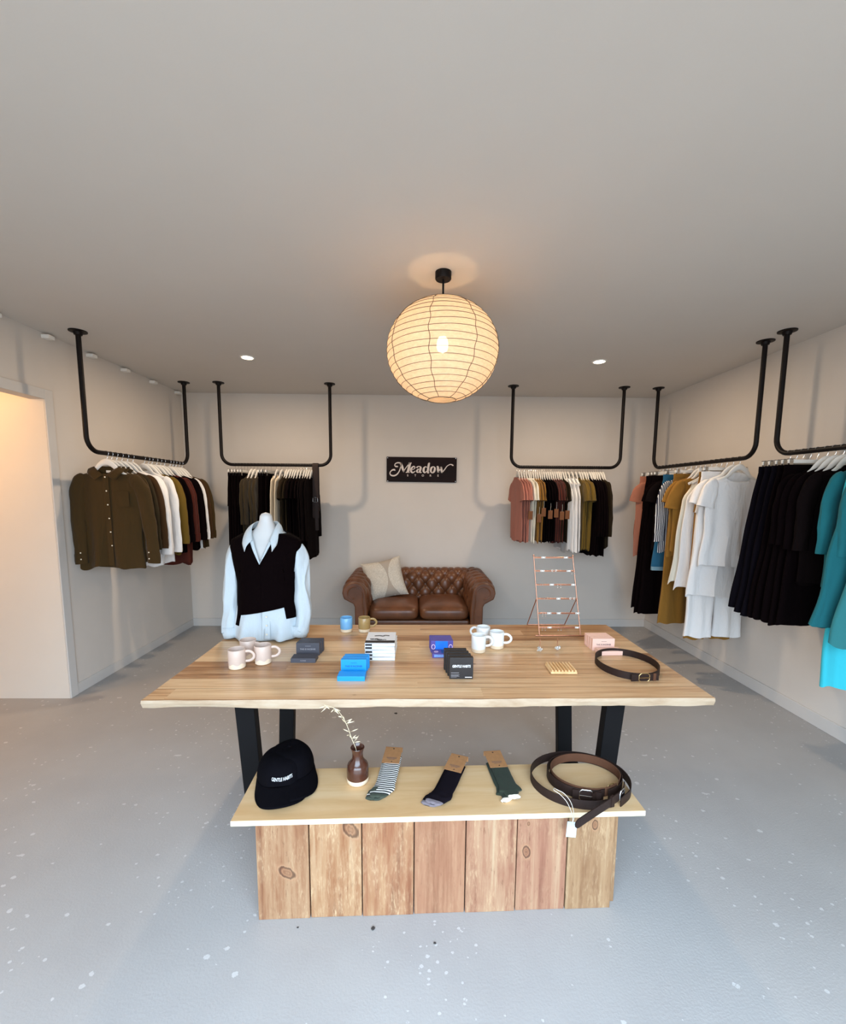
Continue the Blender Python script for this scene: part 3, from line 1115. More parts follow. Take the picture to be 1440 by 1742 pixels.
# right wall, near rail (cut by the photo edge)
R2 = [
    (2.85, 'bottom', 'navy', 'skirt', dict(skirt=True, L=.93, W=.2, D=.02, flare=1.3, hs=-.05)),
    (2.80, 'bottom', 'navy', 'skirt', dict(skirt=True, L=.95, W=.2, D=.02, flare=1.3, hs=-.05)),
    (2.75, 'bottom', 'navy', 'skirt', dict(skirt=True, L=.96, W=.2, D=.02, flare=1.3, hs=-.05)),
    (2.70, 'bottom', 'black', 'skirt', dict(skirt=True, L=.96, W=.2, D=.02, flare=1.3, hs=-.05)),
    (2.65, 'bottom', 'black', 'skirt', dict(skirt=True, L=.96, W=.2, D=.02, flare=1.3, hs=-.05)),
    (2.59, 'top', 'black', 'long dress', dict(LS, L=.98, flare=1.15, hs=-.03, D=.02, sl=.48, cuffs=False)),
    (2.54, 'top', 'black', 'long dress', dict(LS, L=.98, flare=1.15, hs=-.03, D=.02, sl=.48, cuffs=False)),
    (2.49, 'top', 'black', 'long dress', dict(LS, L=.96, flare=1.15, hs=-.03, D=.02, sl=.50, cuffs=False)),
    (2.44, 'top', 'faded black', 'jersey', dict(LS, L=.7, D=.02, sl=.50, cuffs=False)),
    (2.30, 'top', 'teal', 'jersey', dict(LS, L=.70, D=.022, sl=.50, cuffs=False)),
    (2.235, 'bottom', 'aqua', 'trousers', dict(L=1.26, W=.21, D=.024, folds=.02, flare=1.0, hs=.02)),
    (2.175, 'top', 'teal', 'bell dress', dict(LS, L=.88, W=.25, flare=1.30, hs=-.06, D=.03, folds=.026, sl=.5, cuffs=False)),
    (2.09, 'top', 'light teal', 'long dress', dict(LS, L=.95, W=.25, flare=1.25, hs=-.03, D=.03, folds=.026, sl=.5, cuffs=False)),
]
fill('near right wall rail', R2, lambda s: ((2.51, s, RZ), 0), 'back', 'clothes on the near right wall rail', 'hangers on the near right wall rail')

# ------------------------------------------------------------------ table
TZ = .75
M_TABLE = wood('blackbutt_boards', [(.24, S(112, 74, 46)), (.37, S(160, 116, 78)), (.49, S(194, 152, 110)), (.60, S(212, 176, 134)), (.76, S(228, 198, 156))], plank=.098, grain=(1.1, 34, 30),
               seed=1.3, rough=.28, planked_var=.32, streak=1.1, knots=.35, bmp=.03, joint=.018)
M_EDGE = wood('live_edge_sapwood', [(.25, S(152, 124, 94)), (.5, S(178, 156, 130)), (.75, S(190, 174, 152))], grain=(5, 30, 18), seed=4, rough=.5, bmp=.1)
TX0, TX1, TY0, TY1 = -1.09, 1.243, 1.648, 2.64
TROT = .009
table = thing('display_table', 'long timber display table with live front edge and black steel legs', 'table', (.075, 2.14, 0), TROT)
tw = TX1 - TX0
td = TY1 - TY0
top_mb = MB()
NX = 70


def front_y(x, k):
    return -td / 2 + .008 * noise.noise(Vector((x * 2.3, k * .7, 1))) + .004 * noise.noise(Vector((x * 9, 3, k)))


vs, fs, ms = [], [], []
rows = [(TZ, td / 2), (TZ, 0), (TZ, None), (TZ - .012, 'a'), (TZ - .034, 'b'), (TZ - .036, 0), (TZ - .036, td / 2)]
for j, (z, y) in enumerate(rows):
    for i in range(NX + 1):
        x = -tw / 2 + tw * i / NX
        zz = z
        if y is None:
            yy = front_y(x, 0)
        elif y == 'a':
            yy = front_y(x, 0) - .003 + .003 * noise.noise(Vector((x * 6, 1, 8)))
        elif y == 'b':
            yy = front_y(x, 1) + .002
            zz = z + .008 * noise.noise(Vector((x * 2.6, 5, 2))) + .003 * noise.noise(Vector((x * 11, 5, 2)))
        else:
            yy = y
        vs.append((x + (-.012 if i == 0 and y in (None, 'a', 'b') else 0), yy, zz))
for j in range(len(rows)):
    jn = (j + 1) % len(rows)
    for i in range(NX):
        top_mb.f.append((j * (NX + 1) + i, j * (NX + 1) + i + 1, jn * (NX + 1) + i + 1, jn * (NX + 1) + i))
        top_mb.m.append(1 if j in (2, 3, 4) else 0)
top_mb.v = [Vector(p) for p in vs]
for i in (0, NX):
    top_mb.f.append([j * (NX + 1) + i for j in range(len(rows))])
    top_mb.m.append(0)
top_mb.build('tabletop', [M_TABLE, M_EDGE], table, smooth=30)
for s in (-1, 1):
    lf = MB()
    x0, x1 = s * .83 - .042, s * .83 + .042
    for (ya, yb) in ((-.36, -.26), (.36, .26)):
        sg = 1 if ya < 0 else -1
        lf.prism([(ya, TZ - .036), (ya + sg * .05, TZ - .036), (yb + sg * .05, 0), (yb, 0)], x0, x1, 'x')
    lf.box(x0, x1, -.26, .26, 0, .05).box(x0, x1, -.36, .36, TZ - .044, TZ - .036)
    lf.build('leg_frame', M_LEG, table, smooth=0, bevel=.003)

# ------------------------------------------------------------------ bench
BZ = .41
bench = thing('display_bench', 'low pine topped bench with rough reclaimed timber boards across the front', 'bench', (.1, 1.57, 0), .026)
M_PINE = wood('pine_board', [(.25, S(189, 146, 96)), (.45, S(208, 172, 126)), (.6, S(217, 187, 145)), (.8, S(223, 199, 159))], grain=(1.1, 9, 9), seed=2.2, rough=.45, streak=.35, knots=.25, bmp=.03)
M_PINEE = plain('pine_edge', S(226, 212, 180), .55, var=.05, vscale=20)
btw = 1.527
bt = MB()
bt.v = [Vector(p) for p in [(-btw / 2, -.143, BZ), (btw / 2, -.143, BZ), (btw / 2, .145, BZ), (-btw / 2, .145, BZ), (-btw / 2, -.143, BZ - .021), (btw / 2, -.143, BZ - .021), (btw / 2, .145, BZ - .021), (-btw / 2, .145, BZ - .021)]]
bt.f = [(0, 1, 2, 3), (4, 7, 6, 5), (0, 4, 5, 1), (1, 5, 6, 2), (2, 6, 7, 3), (3, 7, 4, 0)]
bt.m = [0, 0, 1, 1, 1, 1]
bt.build('bench_top', [M_PINE, M_PINEE], bench, smooth=0, bevel=.0015)
pal = [
    [S(109, 67, 45), S(135, 94, 66), S(149, 114, 84), S(161, 132, 103)],
    [S(113, 69, 45), S(138, 94, 63), S(154, 117, 84), S(167, 139, 109)],
    [S(109, 65, 43), S(136, 90, 63), S(151, 111, 79), S(163, 130, 98)],
    [S(102, 66, 46), S(134, 92, 68), S(148, 106, 80), S(162, 126, 96)],
    [S(114, 69, 53), S(142, 100, 77), S(156, 121, 94), S(171, 148, 118)],
    [S(110, 69, 53), S(141, 98, 77), S(153, 114, 89), S(165, 135, 107)],
    [S(106, 72, 50), S(130, 97, 68), S(145, 114, 83), S(158, 133, 103)],
]
pw = [.192, .192, .192, .192, .192, .192, .178]
x = -.68
for i in range(7):
    m = wood('reclaimed_board_%s' % 'abcdefg'[i], [(.33, pal[i][0]), (.45, pal[i][1]), (.56, pal[i][2]), (.68, pal[i][3])], grain=(1.0, 20, 20), seed=3 + i * 1.7, rough=.75, along='z', streak=.9, saw=(.75, 1.0, 1.0, .25, .75, .35, .7)[i],
             marks=[[(.11, .19, .026, .9)], [(.15, .355, .03, .5)], [], [], [], [(.034, .245, .02, .2), (.04, .36, .007, 0)], [(.10, .35, .016, 0)]][i],
             knots=0, bmp=.25, spec=.25)
    w = pw[i]
    zt = (0, 0, 0, 0, 0, 0, 0)[i]
    MB().box(0, w - .003, 0, .022, 0, BZ - .0215).build('front_board', m, bench, smooth=0, bevel=.002, loc=(x, -.133 + (.002 if i % 2 else 0), 0))
    x += w + .001
for s in (-1, 1):
    MB().box(s * .66 - .02, s * .66 + .02, -.108, .12, 0, BZ - .0215).build('side_board', MATS['reclaimed_board_g'], bench, smooth=0, bevel=.002)

# ------------------------------------------------------------------ sofa
LEA = None


def leather():
    m, n, b = newmat('tan_leather')
    v = coords(n)
    f = noise_node(n, v, 6, 5, .6)
    n.links.new(ramp(n, f, [(.3, S(84, 50, 29)), (.55, S(104, 63, 38)), (.75, S(120, 76, 47))]), b.inputs['Base Color'])
    b.inputs['Roughness'].default_value = .34
    b.inputs['Specular IOR Level'].default_value = .5
    bump(n, b, noise_node(n, v, 160, 4), .12, .002)
    return m


LEA = leather()
SX, SY = .037, 4.05
sofa = thing('chesterfield_sofa', 'tan leather button-tufted two seater sofa with rolled arms against the back wall', 'sofa', (SX, SY, 0))
HW = .51     # inner half width
RC, RRAD, RTOP = .66, .112, .772


def tuft(u, v, du=.15, dv=.19):
    p, q = u / du, v / dv
    s, t = p + q, p - q
    h = (abs(sin(pi * s)) * abs(sin(pi * t))) ** .42
    ds, dt = s - round(s), t - round(t)
    d = sqrt(((ds + dt) * .5 * du) ** 2 + ((ds - dt) * .5 * dv) ** 2)
    return .034 * h - .016 * math.exp(-(d / .018) ** 2)


def roll_profile():
    """(outwards, z, normal) inner face up and over the scroll; arc length along"""
    pts = []
    for i in range(12):
        z = .36 + (.665 - .36) * i / 11
        pts.append((-.02 + .0 * i, z))
    out = [(0.0, .36), (0.0, .43), (.004, .51), (.012, .57)]
    c = (.012 + RRAD, .61)
    for i in range(0, 15):
        t = radians(180 - 15 * i)
        out.append((c[0] + RRAD * cos(t), c[1] + RRAD * sin(t)))
    return spline([(a, 0, b) for a, b in out], 4)


RP = roll_profile()
AL = [0.0]
for a, b in zip(RP, RP[1:]):
    AL.append(AL[-1] + (b - a).length)


def roll_at(s):
    s = max(0, min(AL[-1] - 1e-4, s))
    for i in range(len(AL) - 1):
        if AL[i + 1] >= s:
            t = (s - AL[i]) / (AL[i + 1] - AL[i])
            p = RP[i].lerp(RP[i + 1], t)
            d = (RP[i + 1] - RP[i]).normalized()
            return p, Vector((-d.z, 0, d.x))


TOT = AL[-1]
# back: profile offset goes to +y
bk = MB()


def backfn(u, v):
    x = -HW - .05 + (2 * HW + .1) * u
    p, nrm = roll_at(TOT * v)
    k = tuft(x + .075, TOT * v - .215)
    fade = min(1, (TOT - TOT * v) / .12) if v > .5 else min(1, v / .12)
    k *= max(0, fade)
    return (x, .60 + p.x + .03 + nrm.x * k, p.z + nrm.z * k)


bk.grid(backfn, 150, 110)
bk.box(-HW - .05, HW + .05, .70, .74, .12, .57)
bk.build('backrest', LEA, sofa, smooth=80)
btn = MB().lathe([(.009, -.002), (.011, .001), (.008, .005), (0, .006)], 14)
BTN_ME = None
for r in range(-2, 4):
    for c in range(-5, 6):
        uu, vv = c * .075, r * .095
        if (c + r) % 2:
            continue
        sv = vv + .215
        xx = uu - .075
        if abs(xx) > HW - .03 or sv < .10 or sv > .50:
            continue
        p, nrm = roll_at(sv)
        if BTN_ME is None:
            o = btn.build('button', LEA, sofa)
            BTN_ME = o.data
        else:
            o = link('button', BTN_ME, sofa)
        o.location = (xx, .63 + p.x + nrm.x * -.012, p.z + nrm.z * -.012)
        o.rotation_euler = Vector((0, nrm.x, nrm.z)).to_track_quat('Z', 'Y').to_euler()
for s in (-1, 1):
    am = MB()

    def armfn(u, v):
        y = .03 + .80 * u
        p, nrm = roll_at(TOT * v)
        k = tuft(y - .04, TOT * v - .215) * .8
        k *= max(0, min(1, (TOT - TOT * v) / .12) if v > .5 else min(1, v / .12)) * max(0, min(1, u / .12))
        # soft pleats running over the roll
        return (s * (HW + p.x * 1.02 - .0 + nrm.x * k), y, p.z + nrm.z * k)
    am.grid(armfn, 90, 80)
    am.box(*sorted((s * (HW + .01), s * (HW + .115))), .02, .80, .12, .55)
    am.build('arm', LEA, sofa, smooth=80)
    # scroll shaped front panel
    pts = [(HW - .004, .12), (HW - .004, .36)]
    for i in range(4, len(RP), 2):
        pts.append((HW + RP[i].x * 1.02 - .004 * (1 if RP[i].z < .61 else 0), RP[i].z + .003))
    pts += [(HW + .135, .51), (HW + .12, .48), (HW + .118, .12)]
    pp = [(s * a, b) for a, b in pts]
    fp = MB().prism(pp, 0, .045, 'y').build('arm_front', LEA, sofa, smooth=50, bevel=.012)
    # piping of the scroll
    pip = [(s * (HW + .03), -.004, .15), (s * (HW + .032), -.004, .42), (s * (HW + .045), -.004, .53)]
    cx, cz = HW + .128, .61
    for i in range(0, 13):
        t = radians(190 - 24 * i)
        rr = .088 - .045 * i / 12
        pip.append((s * (cx + rr * cos(t)), -.004, cz + rr * sin(t)))
    MB().tube(spline(pip, 3), .006, 8).build('piping', LEA, fp)
MB().box(-HW, HW, .06, .74, .13, .33).build('seat_base', LEA, sofa, smooth=0, bevel=.02)
for s in (-1, 1):
    cu = MB()

    def cfn(u, v):
        t, f = 2 * pi * u, pi * (v - .5)
        a, b, c = .252, .31, .074
        x = a * sgnpow(cos(f), .35) * sgnpow(cos(t), .28)
        y = b * sgnpow(cos(f), .35) * sgnpow(sin(t), .28)
        z = c * sgnpow(sin(f), .62)
        z += .026 * (1 - (x / a) ** 2) * (1 - (y / b) ** 2) * (1 if z > 0 else 0)
        z += .004 * noise.noise(Vector((x * 9 + s, y * 9, 2))) * (1 if z > 0 else 0)
        return (x, y, z)
    cu.grid(cfn, 64, 28, closeu=True)
    cu.build('seat_cushion', LEA, sofa, smooth=80, loc=(s * .254, .34, .398))
for sx_ in (-.56, .56):
    for sy_ in (.07, .74):
        MB().lathe([(0, .12), (.035, .12), (.04, .08), (.03, .04), (.022, .0), (0, 0)], 20).build('foot', plain('dark_wood', S(48, 30, 22), .4), sofa, loc=(sx_, sy_, 0))


def pillow_mat():
    m, n, b = newmat('boucle_cushion')
    t = nd(n, 'ShaderNodeTexCoord')
    s = nd(n, 'ShaderNodeSeparateXYZ')
    n.links.new(t.outputs['Object'], s.inputs[0])
    w = math_(n, 'ABSOLUTE', math_(n, 'SUBTRACT', s.outputs[0], .045))
    band = math_(n, 'LESS_THAN', w, math_(n, 'ADD', .006, math_(n, 'MULTIPLY', math_(n, 'MULTIPLY', s.outputs[1], s.outputs[1]), 2.0)))
    v = coords(n)
    f = noise_node(n, v, 90, 4, .7)
    cr = ramp(n, f, [(.3, S(188, 178, 162)), (.7, S(226, 218, 204))])
    n.links.new(mix(n, band, cr, S(172, 160, 146)), b.inputs['Base Color'])
    b.inputs['Roughness'].default_value = .95
    b.inputs['Specular IOR Level'].default_value = .1
    bump(n, b, math_(n, 'MULTIPLY', f, math_(n, 'SUBTRACT', 1.0, band)), .7, .012)
    return m


pw_ = MB()


def pfn(sgn):
    def f(u, v):
        x, y = u * 2 - 1, v * 2 - 1
        k = max(0, (1 - x ** 4) * (1 - y ** 4)) ** .5
        pin = 1 - .09 * (1 - x * x) * 1 - .0
        X = .22 * x * (1 - .10 * (1 - y * y)) * (1 + 0)
        Y = .22 * y * (1 - .10 * (1 - x * x))
        return (X, Y, sgn * .085 * k ** 1.1 + .006 * noise.noise(Vector((x * 3, y * 3, sgn))))
    return f


pw_.grid(pfn(1), 40, 40).grid(pfn(-1), 40, 40)
po = pw_.build('cushion', pillow_mat(), smooth=80, weld=True)
po.location = (-.335, 4.50, .672)
po.rotation_euler = (radians(66), radians(-12), radians(6))
tag(po, 'cream textured square cushion with a smooth beige band, leaning on the sofa', 'cushion')

# ------------------------------------------------------------------ wall sign
sign = thing('wall_sign', 'dark timber sign with white carved lettering on the back wall', 'sign', (.065, YB, 1.865))
M_SIGN = wood('dark_stained_board', [(.3, S(16, 6, 5)), (.6, S(28, 11, 9)), (.8, S(40, 18, 14))], grain=(2, 26, 26), seed=6, rough=.6, bmp=.1, spec=.15)
MB().box(-.405, .405, -.022, 0, -.142, .142).build('board', M_SIGN, sign, smooth=0, bevel=.003, rot=(0, radians(.3), 0))
M_LET = plain('sign_letter_paint', S(222, 208, 198), .6, var=.02)


def ribbon(pts, mb, n=8, cap=True, closed=False):
    """flat lettering stroke with changing width; pts (x, y, width) in sign pixels"""
    P = spline(pts, n, closed)
    k = len(P)
    vs = []
    for i in range(k):
        a = P[(i - 1) % k] if (closed or i > 0) else P[i]
        b = P[(i + 1) % k] if (closed or i < k - 1) else P[i]
        d = Vector((b.x - a.x, b.y - a.y))
        d = d.normalized() if d.length > 1e-9 else Vector((1, 0))
        nn = Vector((-d.y, d.x))
        for q in (1, -1):
            X, Y = P[i].x + nn.x * q * P[i].z / 2, P[i].y + nn.y * q * P[i].z / 2
            vs.append(((X - 700) * .00075, -.0245, -(Y - 353) * .00075))
    m = len(vs)
    vs += [(x, -.0222, z) for x, _, z in vs]
    fs = []
    for i in range(k if closed else k - 1):
        a, b, c, d = 2 * i, 2 * i + 1, 2 * ((i + 1) % k) + 1, 2 * ((i + 1) % k)
        fs += [(a, b, c, d), (m + a, m + d, m + c, m + b), (a, d, m + d, m + a), (b, m + b, m + c, c)]
    if not closed:
        fs += [(0, m, m + 1, 1), (2 * k - 2, 2 * k - 1, m + 2 * k - 1, m + 2 * k - 2)]
    mb.add(vs, fs)


# M with its two swashes
let = MB()
ribbon([(292, 372, 10), (280, 358, 24), (250, 362, 20), (222, 385, 14), (212, 415, 15), (232, 442, 20), (275, 448, 22), (318, 428, 20), (352, 385, 16), (372, 330, 13), (386, 280, 12), (392, 256, 10)], let)
ribbon([(336, 314, 8), (322, 308, 22), (298, 306, 18), (286, 288, 13), (298, 264, 15), (330, 251, 18), (366, 254, 18), (392, 262, 14)], let)
ribbon([(376, 254, 26), (398, 310, 38), (424, 388, 24)], let)
ribbon([(416, 392, 12), (455, 330, 12), (512, 256, 12)], let)
ribbon([(520, 254, 38), (505, 320, 38), (486, 394, 38)], let)
ribbon([(498, 253, 10), (546, 253, 12)], let)
ribbon([(456, 396, 12), (516, 396, 12)], let)
let.build('letter_m', M_LET, sign, smooth=0)
let = MB()   # e
ribbon([(535, 362, 8), (566, 352, 9), (596, 328, 13), (586, 306, 15), (562, 312, 22), (538, 346, 32), (540, 384, 28), (566, 398, 20), (604, 374, 8)], let)
let.build('letter_e', M_LET, sign, smooth=0)
let = MB()   # a
ribbon([(622, 326, 24), (640, 308, 16), (668, 306, 14), (684, 322, 30), (676, 362, 32), (672, 390, 26), (700, 396, 10)], let)
ribbon([(680, 344, 10), (650, 346, 14), (628, 370, 28), (636, 394, 18), (662, 388, 10)], let)
let.build('letter_a', M_LET, sign, smooth=0)
let = MB()   # d
ribbon([(784, 318, 10), (758, 308, 14), (734, 332, 30), (730, 374, 32), (750, 398, 16), (782, 370, 10)], let)
ribbon([(826, 262, 18), (812, 262, 30), (802, 320, 32), (794, 392, 30), (818, 396, 10)], let)
let.build('letter_d', M_LET, sign, smooth=0)
let = MB()   # o
ribbon([(880, 306, 12), (850, 326, 30), (840, 372, 30), (862, 400, 14), (892, 378, 30), (902, 330, 28)], let, closed=True)
let.build('letter_o', M_LET, sign, smooth=0)
let = MB()   # w with the long tail
ribbon([(930, 310, 12), (948, 308, 26), (952, 350, 34), (958, 396, 24)], let)
ribbon([(956, 396, 12), (980, 350, 12), (1000, 312, 12)], let)
ribbon([(996, 308, 26), (1004, 350, 34), (1012, 398, 24)], let)
ribbon([(1010, 400, 12), (1050, 352, 14), (1086, 302, 13), (1118, 278, 12), (1150, 270, 14), (1178, 282, 20), (1186, 292, 10)], let)
let.build('letter_w', M_LET, sign, smooth=0)


def text_mesh(name, txt, size, parent, mat, loc, rot=(radians(90), 0, 0), bold=0.0, sx=1.0, depth=.0004, shear=0.0, bend=None, align='CENTER', space=1.0):
    c = bpy.data.curves.new(name, 'FONT')
    c.body = txt
    c.size = size
    c.align_x = align
    c.align_y = 'CENTER'
    c.offset = bold * size
    c.extrude = depth
    c.shear = shear
    c.space_character = space
    o = bpy.data.objects.new(name, c)
    COL.objects.link(o)
    bpy.context.view_layer.update()
    me = bpy.data.meshes.new_from_object(o.evaluated_get(bpy.context.evaluated_depsgraph_get()))
    bpy.data.objects.remove(o)
    for v in me.vertices:
        v.co.x *= sx
    me.materials.clear()
    me.materials.append(mat)
    me.name = name
    if bend:
        bm = bmesh.new()
        bm.from_mesh(me)
        bmesh.ops.subdivide_edges(bm, edges=[q for q in bm.edges if q.calc_length() > size * .2], cuts=2)
        for v in bm.verts:
            v.co = bend(v.co)
        bm.to_mesh(me)
        bm.free()
    r = bpy.data.objects.new(name, me)
    COL.objects.link(r)
    r.parent = parent
    r.location = loc
    r.rotation_euler = rot
    return r


for i, ch in enumerate('STORE'):
    text_mesh('small_letter', ch, .032, sign, M_LET, ((485 + i * 117 - 700) * .00075, -.0232, -(443 - 353) * .00075), bold=.02)
for sx_ in (-1, 1):
    for sz_ in (-1, 1):
        MB().lathe([(0, .002), (.005, .001), (.005, 0)], 10).build('screw', M_CHROME, sign, loc=(sx_ * .393, -.022, sz_ * .132), rot=(radians(90), 0, 0))

# ------------------------------------------------------------------ mannequin
MX, MY = -.855, 2.43
mann = thing('mannequin_bust', 'white bust form dressed in pale blue shirt and black knit vest', 'mannequin', (MX, MY, TZ))
M_BUST = plain('matt_white_plastic', S(206, 208, 208), .5, var=.02)
M_SHIRT = fabric('pale_blue_cotton', S(196, 208, 215), crease=1.0)
M_VEST = fabric('black_knit', S(8, 3, 4), crease=.2, weave=400)
WZ = [(0, .178), (.1, .165), (.2, .150), (.33, .148), (.45, .168), (.53, .183), (.565, .178), (.59, .135), (.615, .085), (.64, .060), (.672, .044), (.70, .041), (.713, .034), (.72, .022)]
DZ = [(0, .105), (.2, .098), (.33, .098), (.45, .108), (.53, .088), (.565, .072), (.59, .064), (.615, .058), (.64, .052), (.672, .042), (.70, .041), (.713, .034), (.72, .022)]


def tp(x, z, off, back=False):
    w, d = lerp(WZ, z) + off, lerp(DZ, z) + off
    k = max(0.0, 1 - min(1, abs(x) / w) ** 2.3) ** (1 / 2.3)
    return Vector((x, (d if back else -d) * k, z))


bust = MB()


def bustfn(u, v):
    z = .03 + .685 * v
    t = 2 * pi * u
    w, d = lerp(WZ, z) - .008, lerp(DZ, z) - .008
    return (w * sgnpow(cos(t), .87), d * sgnpow(sin(t), .87), z)


bust.grid(bustfn, 48, 60, closeu=True)
bust.v += [Vector((0, 0, .722))]
top_i = len(bust.v) - 1
base = 59 * 48
for i in range(48):
    bust.f.append((base + i, base + (i + 1) % 48, top_i))
    bust.m.append(0)
bust.build('torso', M_BUST, mann, smooth=60)
MB().lathe([(0, 0), (.10, 0), (.10, .012), (.012, .016), (.012, .06)], 40).build('stand', plain('grey_base', S(150, 150, 150), .5), mann)


def panel(off, xin, xout, ztop, zbot, side, back=False, nu=20, nv=44, mb=None, ripple=0.0, seed=0):
    """cloth panel wrapped on the torso between inner and outer edge functions"""
    def fn(u, v):
        xo0 = u
        zb, zt = zbot, ztop
        xi_b = 0
        # bottom edge can vary over u
        z = None
        zb_ = zbot(u) if callable(zbot) else zbot
        zt_ = ztop(u) if callable(ztop) else ztop
        z = zb_ + (zt_ - zb_) * v
        a, b = xin(z), xout(z)
        x = a + (b - a) * u
        p = tp(side * x, z, off, back)
        if ripple:
            k = ripple * (1 - v) ** 2.6
            q = noise.noise(Vector((side * x * 16 + seed, z * 3, seed)))
            p.y += k * q * 2.2 + (-k if not back else k) * .9
            p.x += side * k * .9 * u
            p.z += .006 * noise.noise(Vector((x * 25, seed, 3))) * (1 - v) ** 4
        return p
    return (mb or MB()).grid(fn, nu, nv)


full = lambda off: (lambda z: lerp(WZ, z) + off)
# shirt body
sh = MB()
vn = lambda z: lerp([(.42, .0), (.56, .05), (.615, .075), (.65, .08)], z)
for s in (-1, 1):
    panel(.006, vn, full(.006), .615, .012, s, mb=sh, ripple=.026, seed=3 * s, nu=26)
    panel(.006, lambda z: 0, full(.006), .615, .012, s, True, mb=sh, ripple=.022, seed=5 * s + 9)
shirt = sh.build('shirt', M_SHIRT, mann, smooth=80, solid=.003)
for i in range(3):
    z = .15 - i * .05
    p = tp(.012, z, .02)
    MB().lathe([(0, .002), (.005, .002), (.005, 0)], 10).build('button', M_BTN, shirt, loc=(.03, p.y - .012, z), rot=(radians(90), 0, 0))
pl = MB()
pl.grid(lambda u, v: tp(.012 + .034 * u, .02 + .20 * v, .010) + Vector((0, -.020 * (1 - v) ** 1.6, 0)), 4, 20)
pl.build('placket', M_SHIRT, shirt, solid=.002)
for s in (-1, 1):
    pts = [(.148, 0, .530), (.178, -.003, .505), (.196, -.010, .42), (.206, -.02, .25), (.210, -.03, .10), (.206, -.04, .035)]
    if s > 0:
        pts = [(.148, 0, .530), (.178, -.003, .505), (.194, -.010, .42), (.204, -.02, .25), (.206, -.03, .11), (.188, -.045, .045)]
    sv = sleeve_tube(s, pts, [(0, .034), (.15, .040), (.5, .042), (.85, .046), (1, .046)], 1.0, 4 + s, n=36, wr=.014, pleat=.006)
    so = sv.build('sleeve', M_SHIRT, shirt, smooth=80, solid=.003)
    e = pts[-1]
    MB().tube([(s * e[0], e[1], e[2] + .035), (s * (e[0] - .002), e[1], e[2] - .005), (s * (e[0] - .006), e[1] - .002, e[2] - .03)], [.047, .049, .045], 26, flat=(1, 1), upv=(1, 0, 0), cap=False).build('cuff', M_SHIRT, so, solid=.003)
# collar: stand strip with two folded points
for s in (-1, 1):
    wd = 1.0 if s < 0 else .86
    A = spline([(0, .058, .668), (s * .058, .022, .668), (s * .064, -.045, .638), (s * .046, -.094, .572)], 6)
    B = spline([(0, .086, .628), (s * .100 * wd, .024, .622), (s * .112 * wd, -.066, .572), (s * .080 * wd, -.124, .512)], 6)
    cmb = MB()
    cmb.grid(lambda u, v: A[int(round(u * 18))].lerp(B[int(round(u * 18))], v) + Vector((s * .006, -.006, .004)) * sin(pi * v), 19, 7)
    cmb.build('collar', M_SHIRT, shirt, smooth=80, solid=.003)
    # lapel strip inside the V
    lm = MB()
    lm.grid(lambda u, v: tp(s * (lerp([(.42, .0), (.56, .052), (.63, .080)], .425 + .2 * v) + .024 * (u - .5)), .425 + .2 * v, .014 + .003 * sin(pi * u)), 6, 18)
    lm.build('lapel', M_SHIRT, shirt, smooth=80, solid=.002)
# vest
vst = MB()
OFF = .018
vv = lambda z: lerp([(.425, .0), (.50, .040), (.56, .068), (.60, .086), (.63, .10)], z)


def hem_front(u, s):
    x = s * u
    if u > .70:
        return .088 if s < 0 else .128
    return .172 + .022 * x / .7


for s in (-1, 1):
    # lower fronts with the longer side tabs
    cols = [i / 40 for i in range(41)]
    vsq, fsq = [], []
    NR = 40
    for u in cols:
        zb = hem_front(u, s)
        for j in range(NR + 1):
            zt_ = .605
            z = zb + (zt_ - zb) * j / NR
            a, b = vv(z), lerp(WZ, z) + OFF - (.012 if .38 < z < .5 else 0)
            x = a + (b - a) * u
            p = tp(s * x, z, OFF)
            p.y -= .012 * max(0, 1 - (z - .08) / .25)
            vsq.append(p)
    for i in range(40):
        for j in range(NR):
            fsq.append((i * (NR + 1) + j, (i + 1) * (NR + 1) + j, (i + 1) * (NR + 1) + j + 1, i * (NR + 1) + j + 1))
    vst.add(vsq, fsq)
    panel(OFF, lambda z: 0, lambda z: lerp(WZ, z) + OFF - (.012 if .38 < z < .5 else 0), .62, .10, s, True, mb=vst)
vest = vst.build('knit_vest', M_VEST, mann, smooth=80, solid=.005)
for s in (-1, 1):
    MB().tube([tp(s * (vv(z) - .002), z, OFF + .002) for z in [.428 + .15 * i / 14 for i in range(15)]], .0055, 8).build('neck_rib', M_VEST, vest)

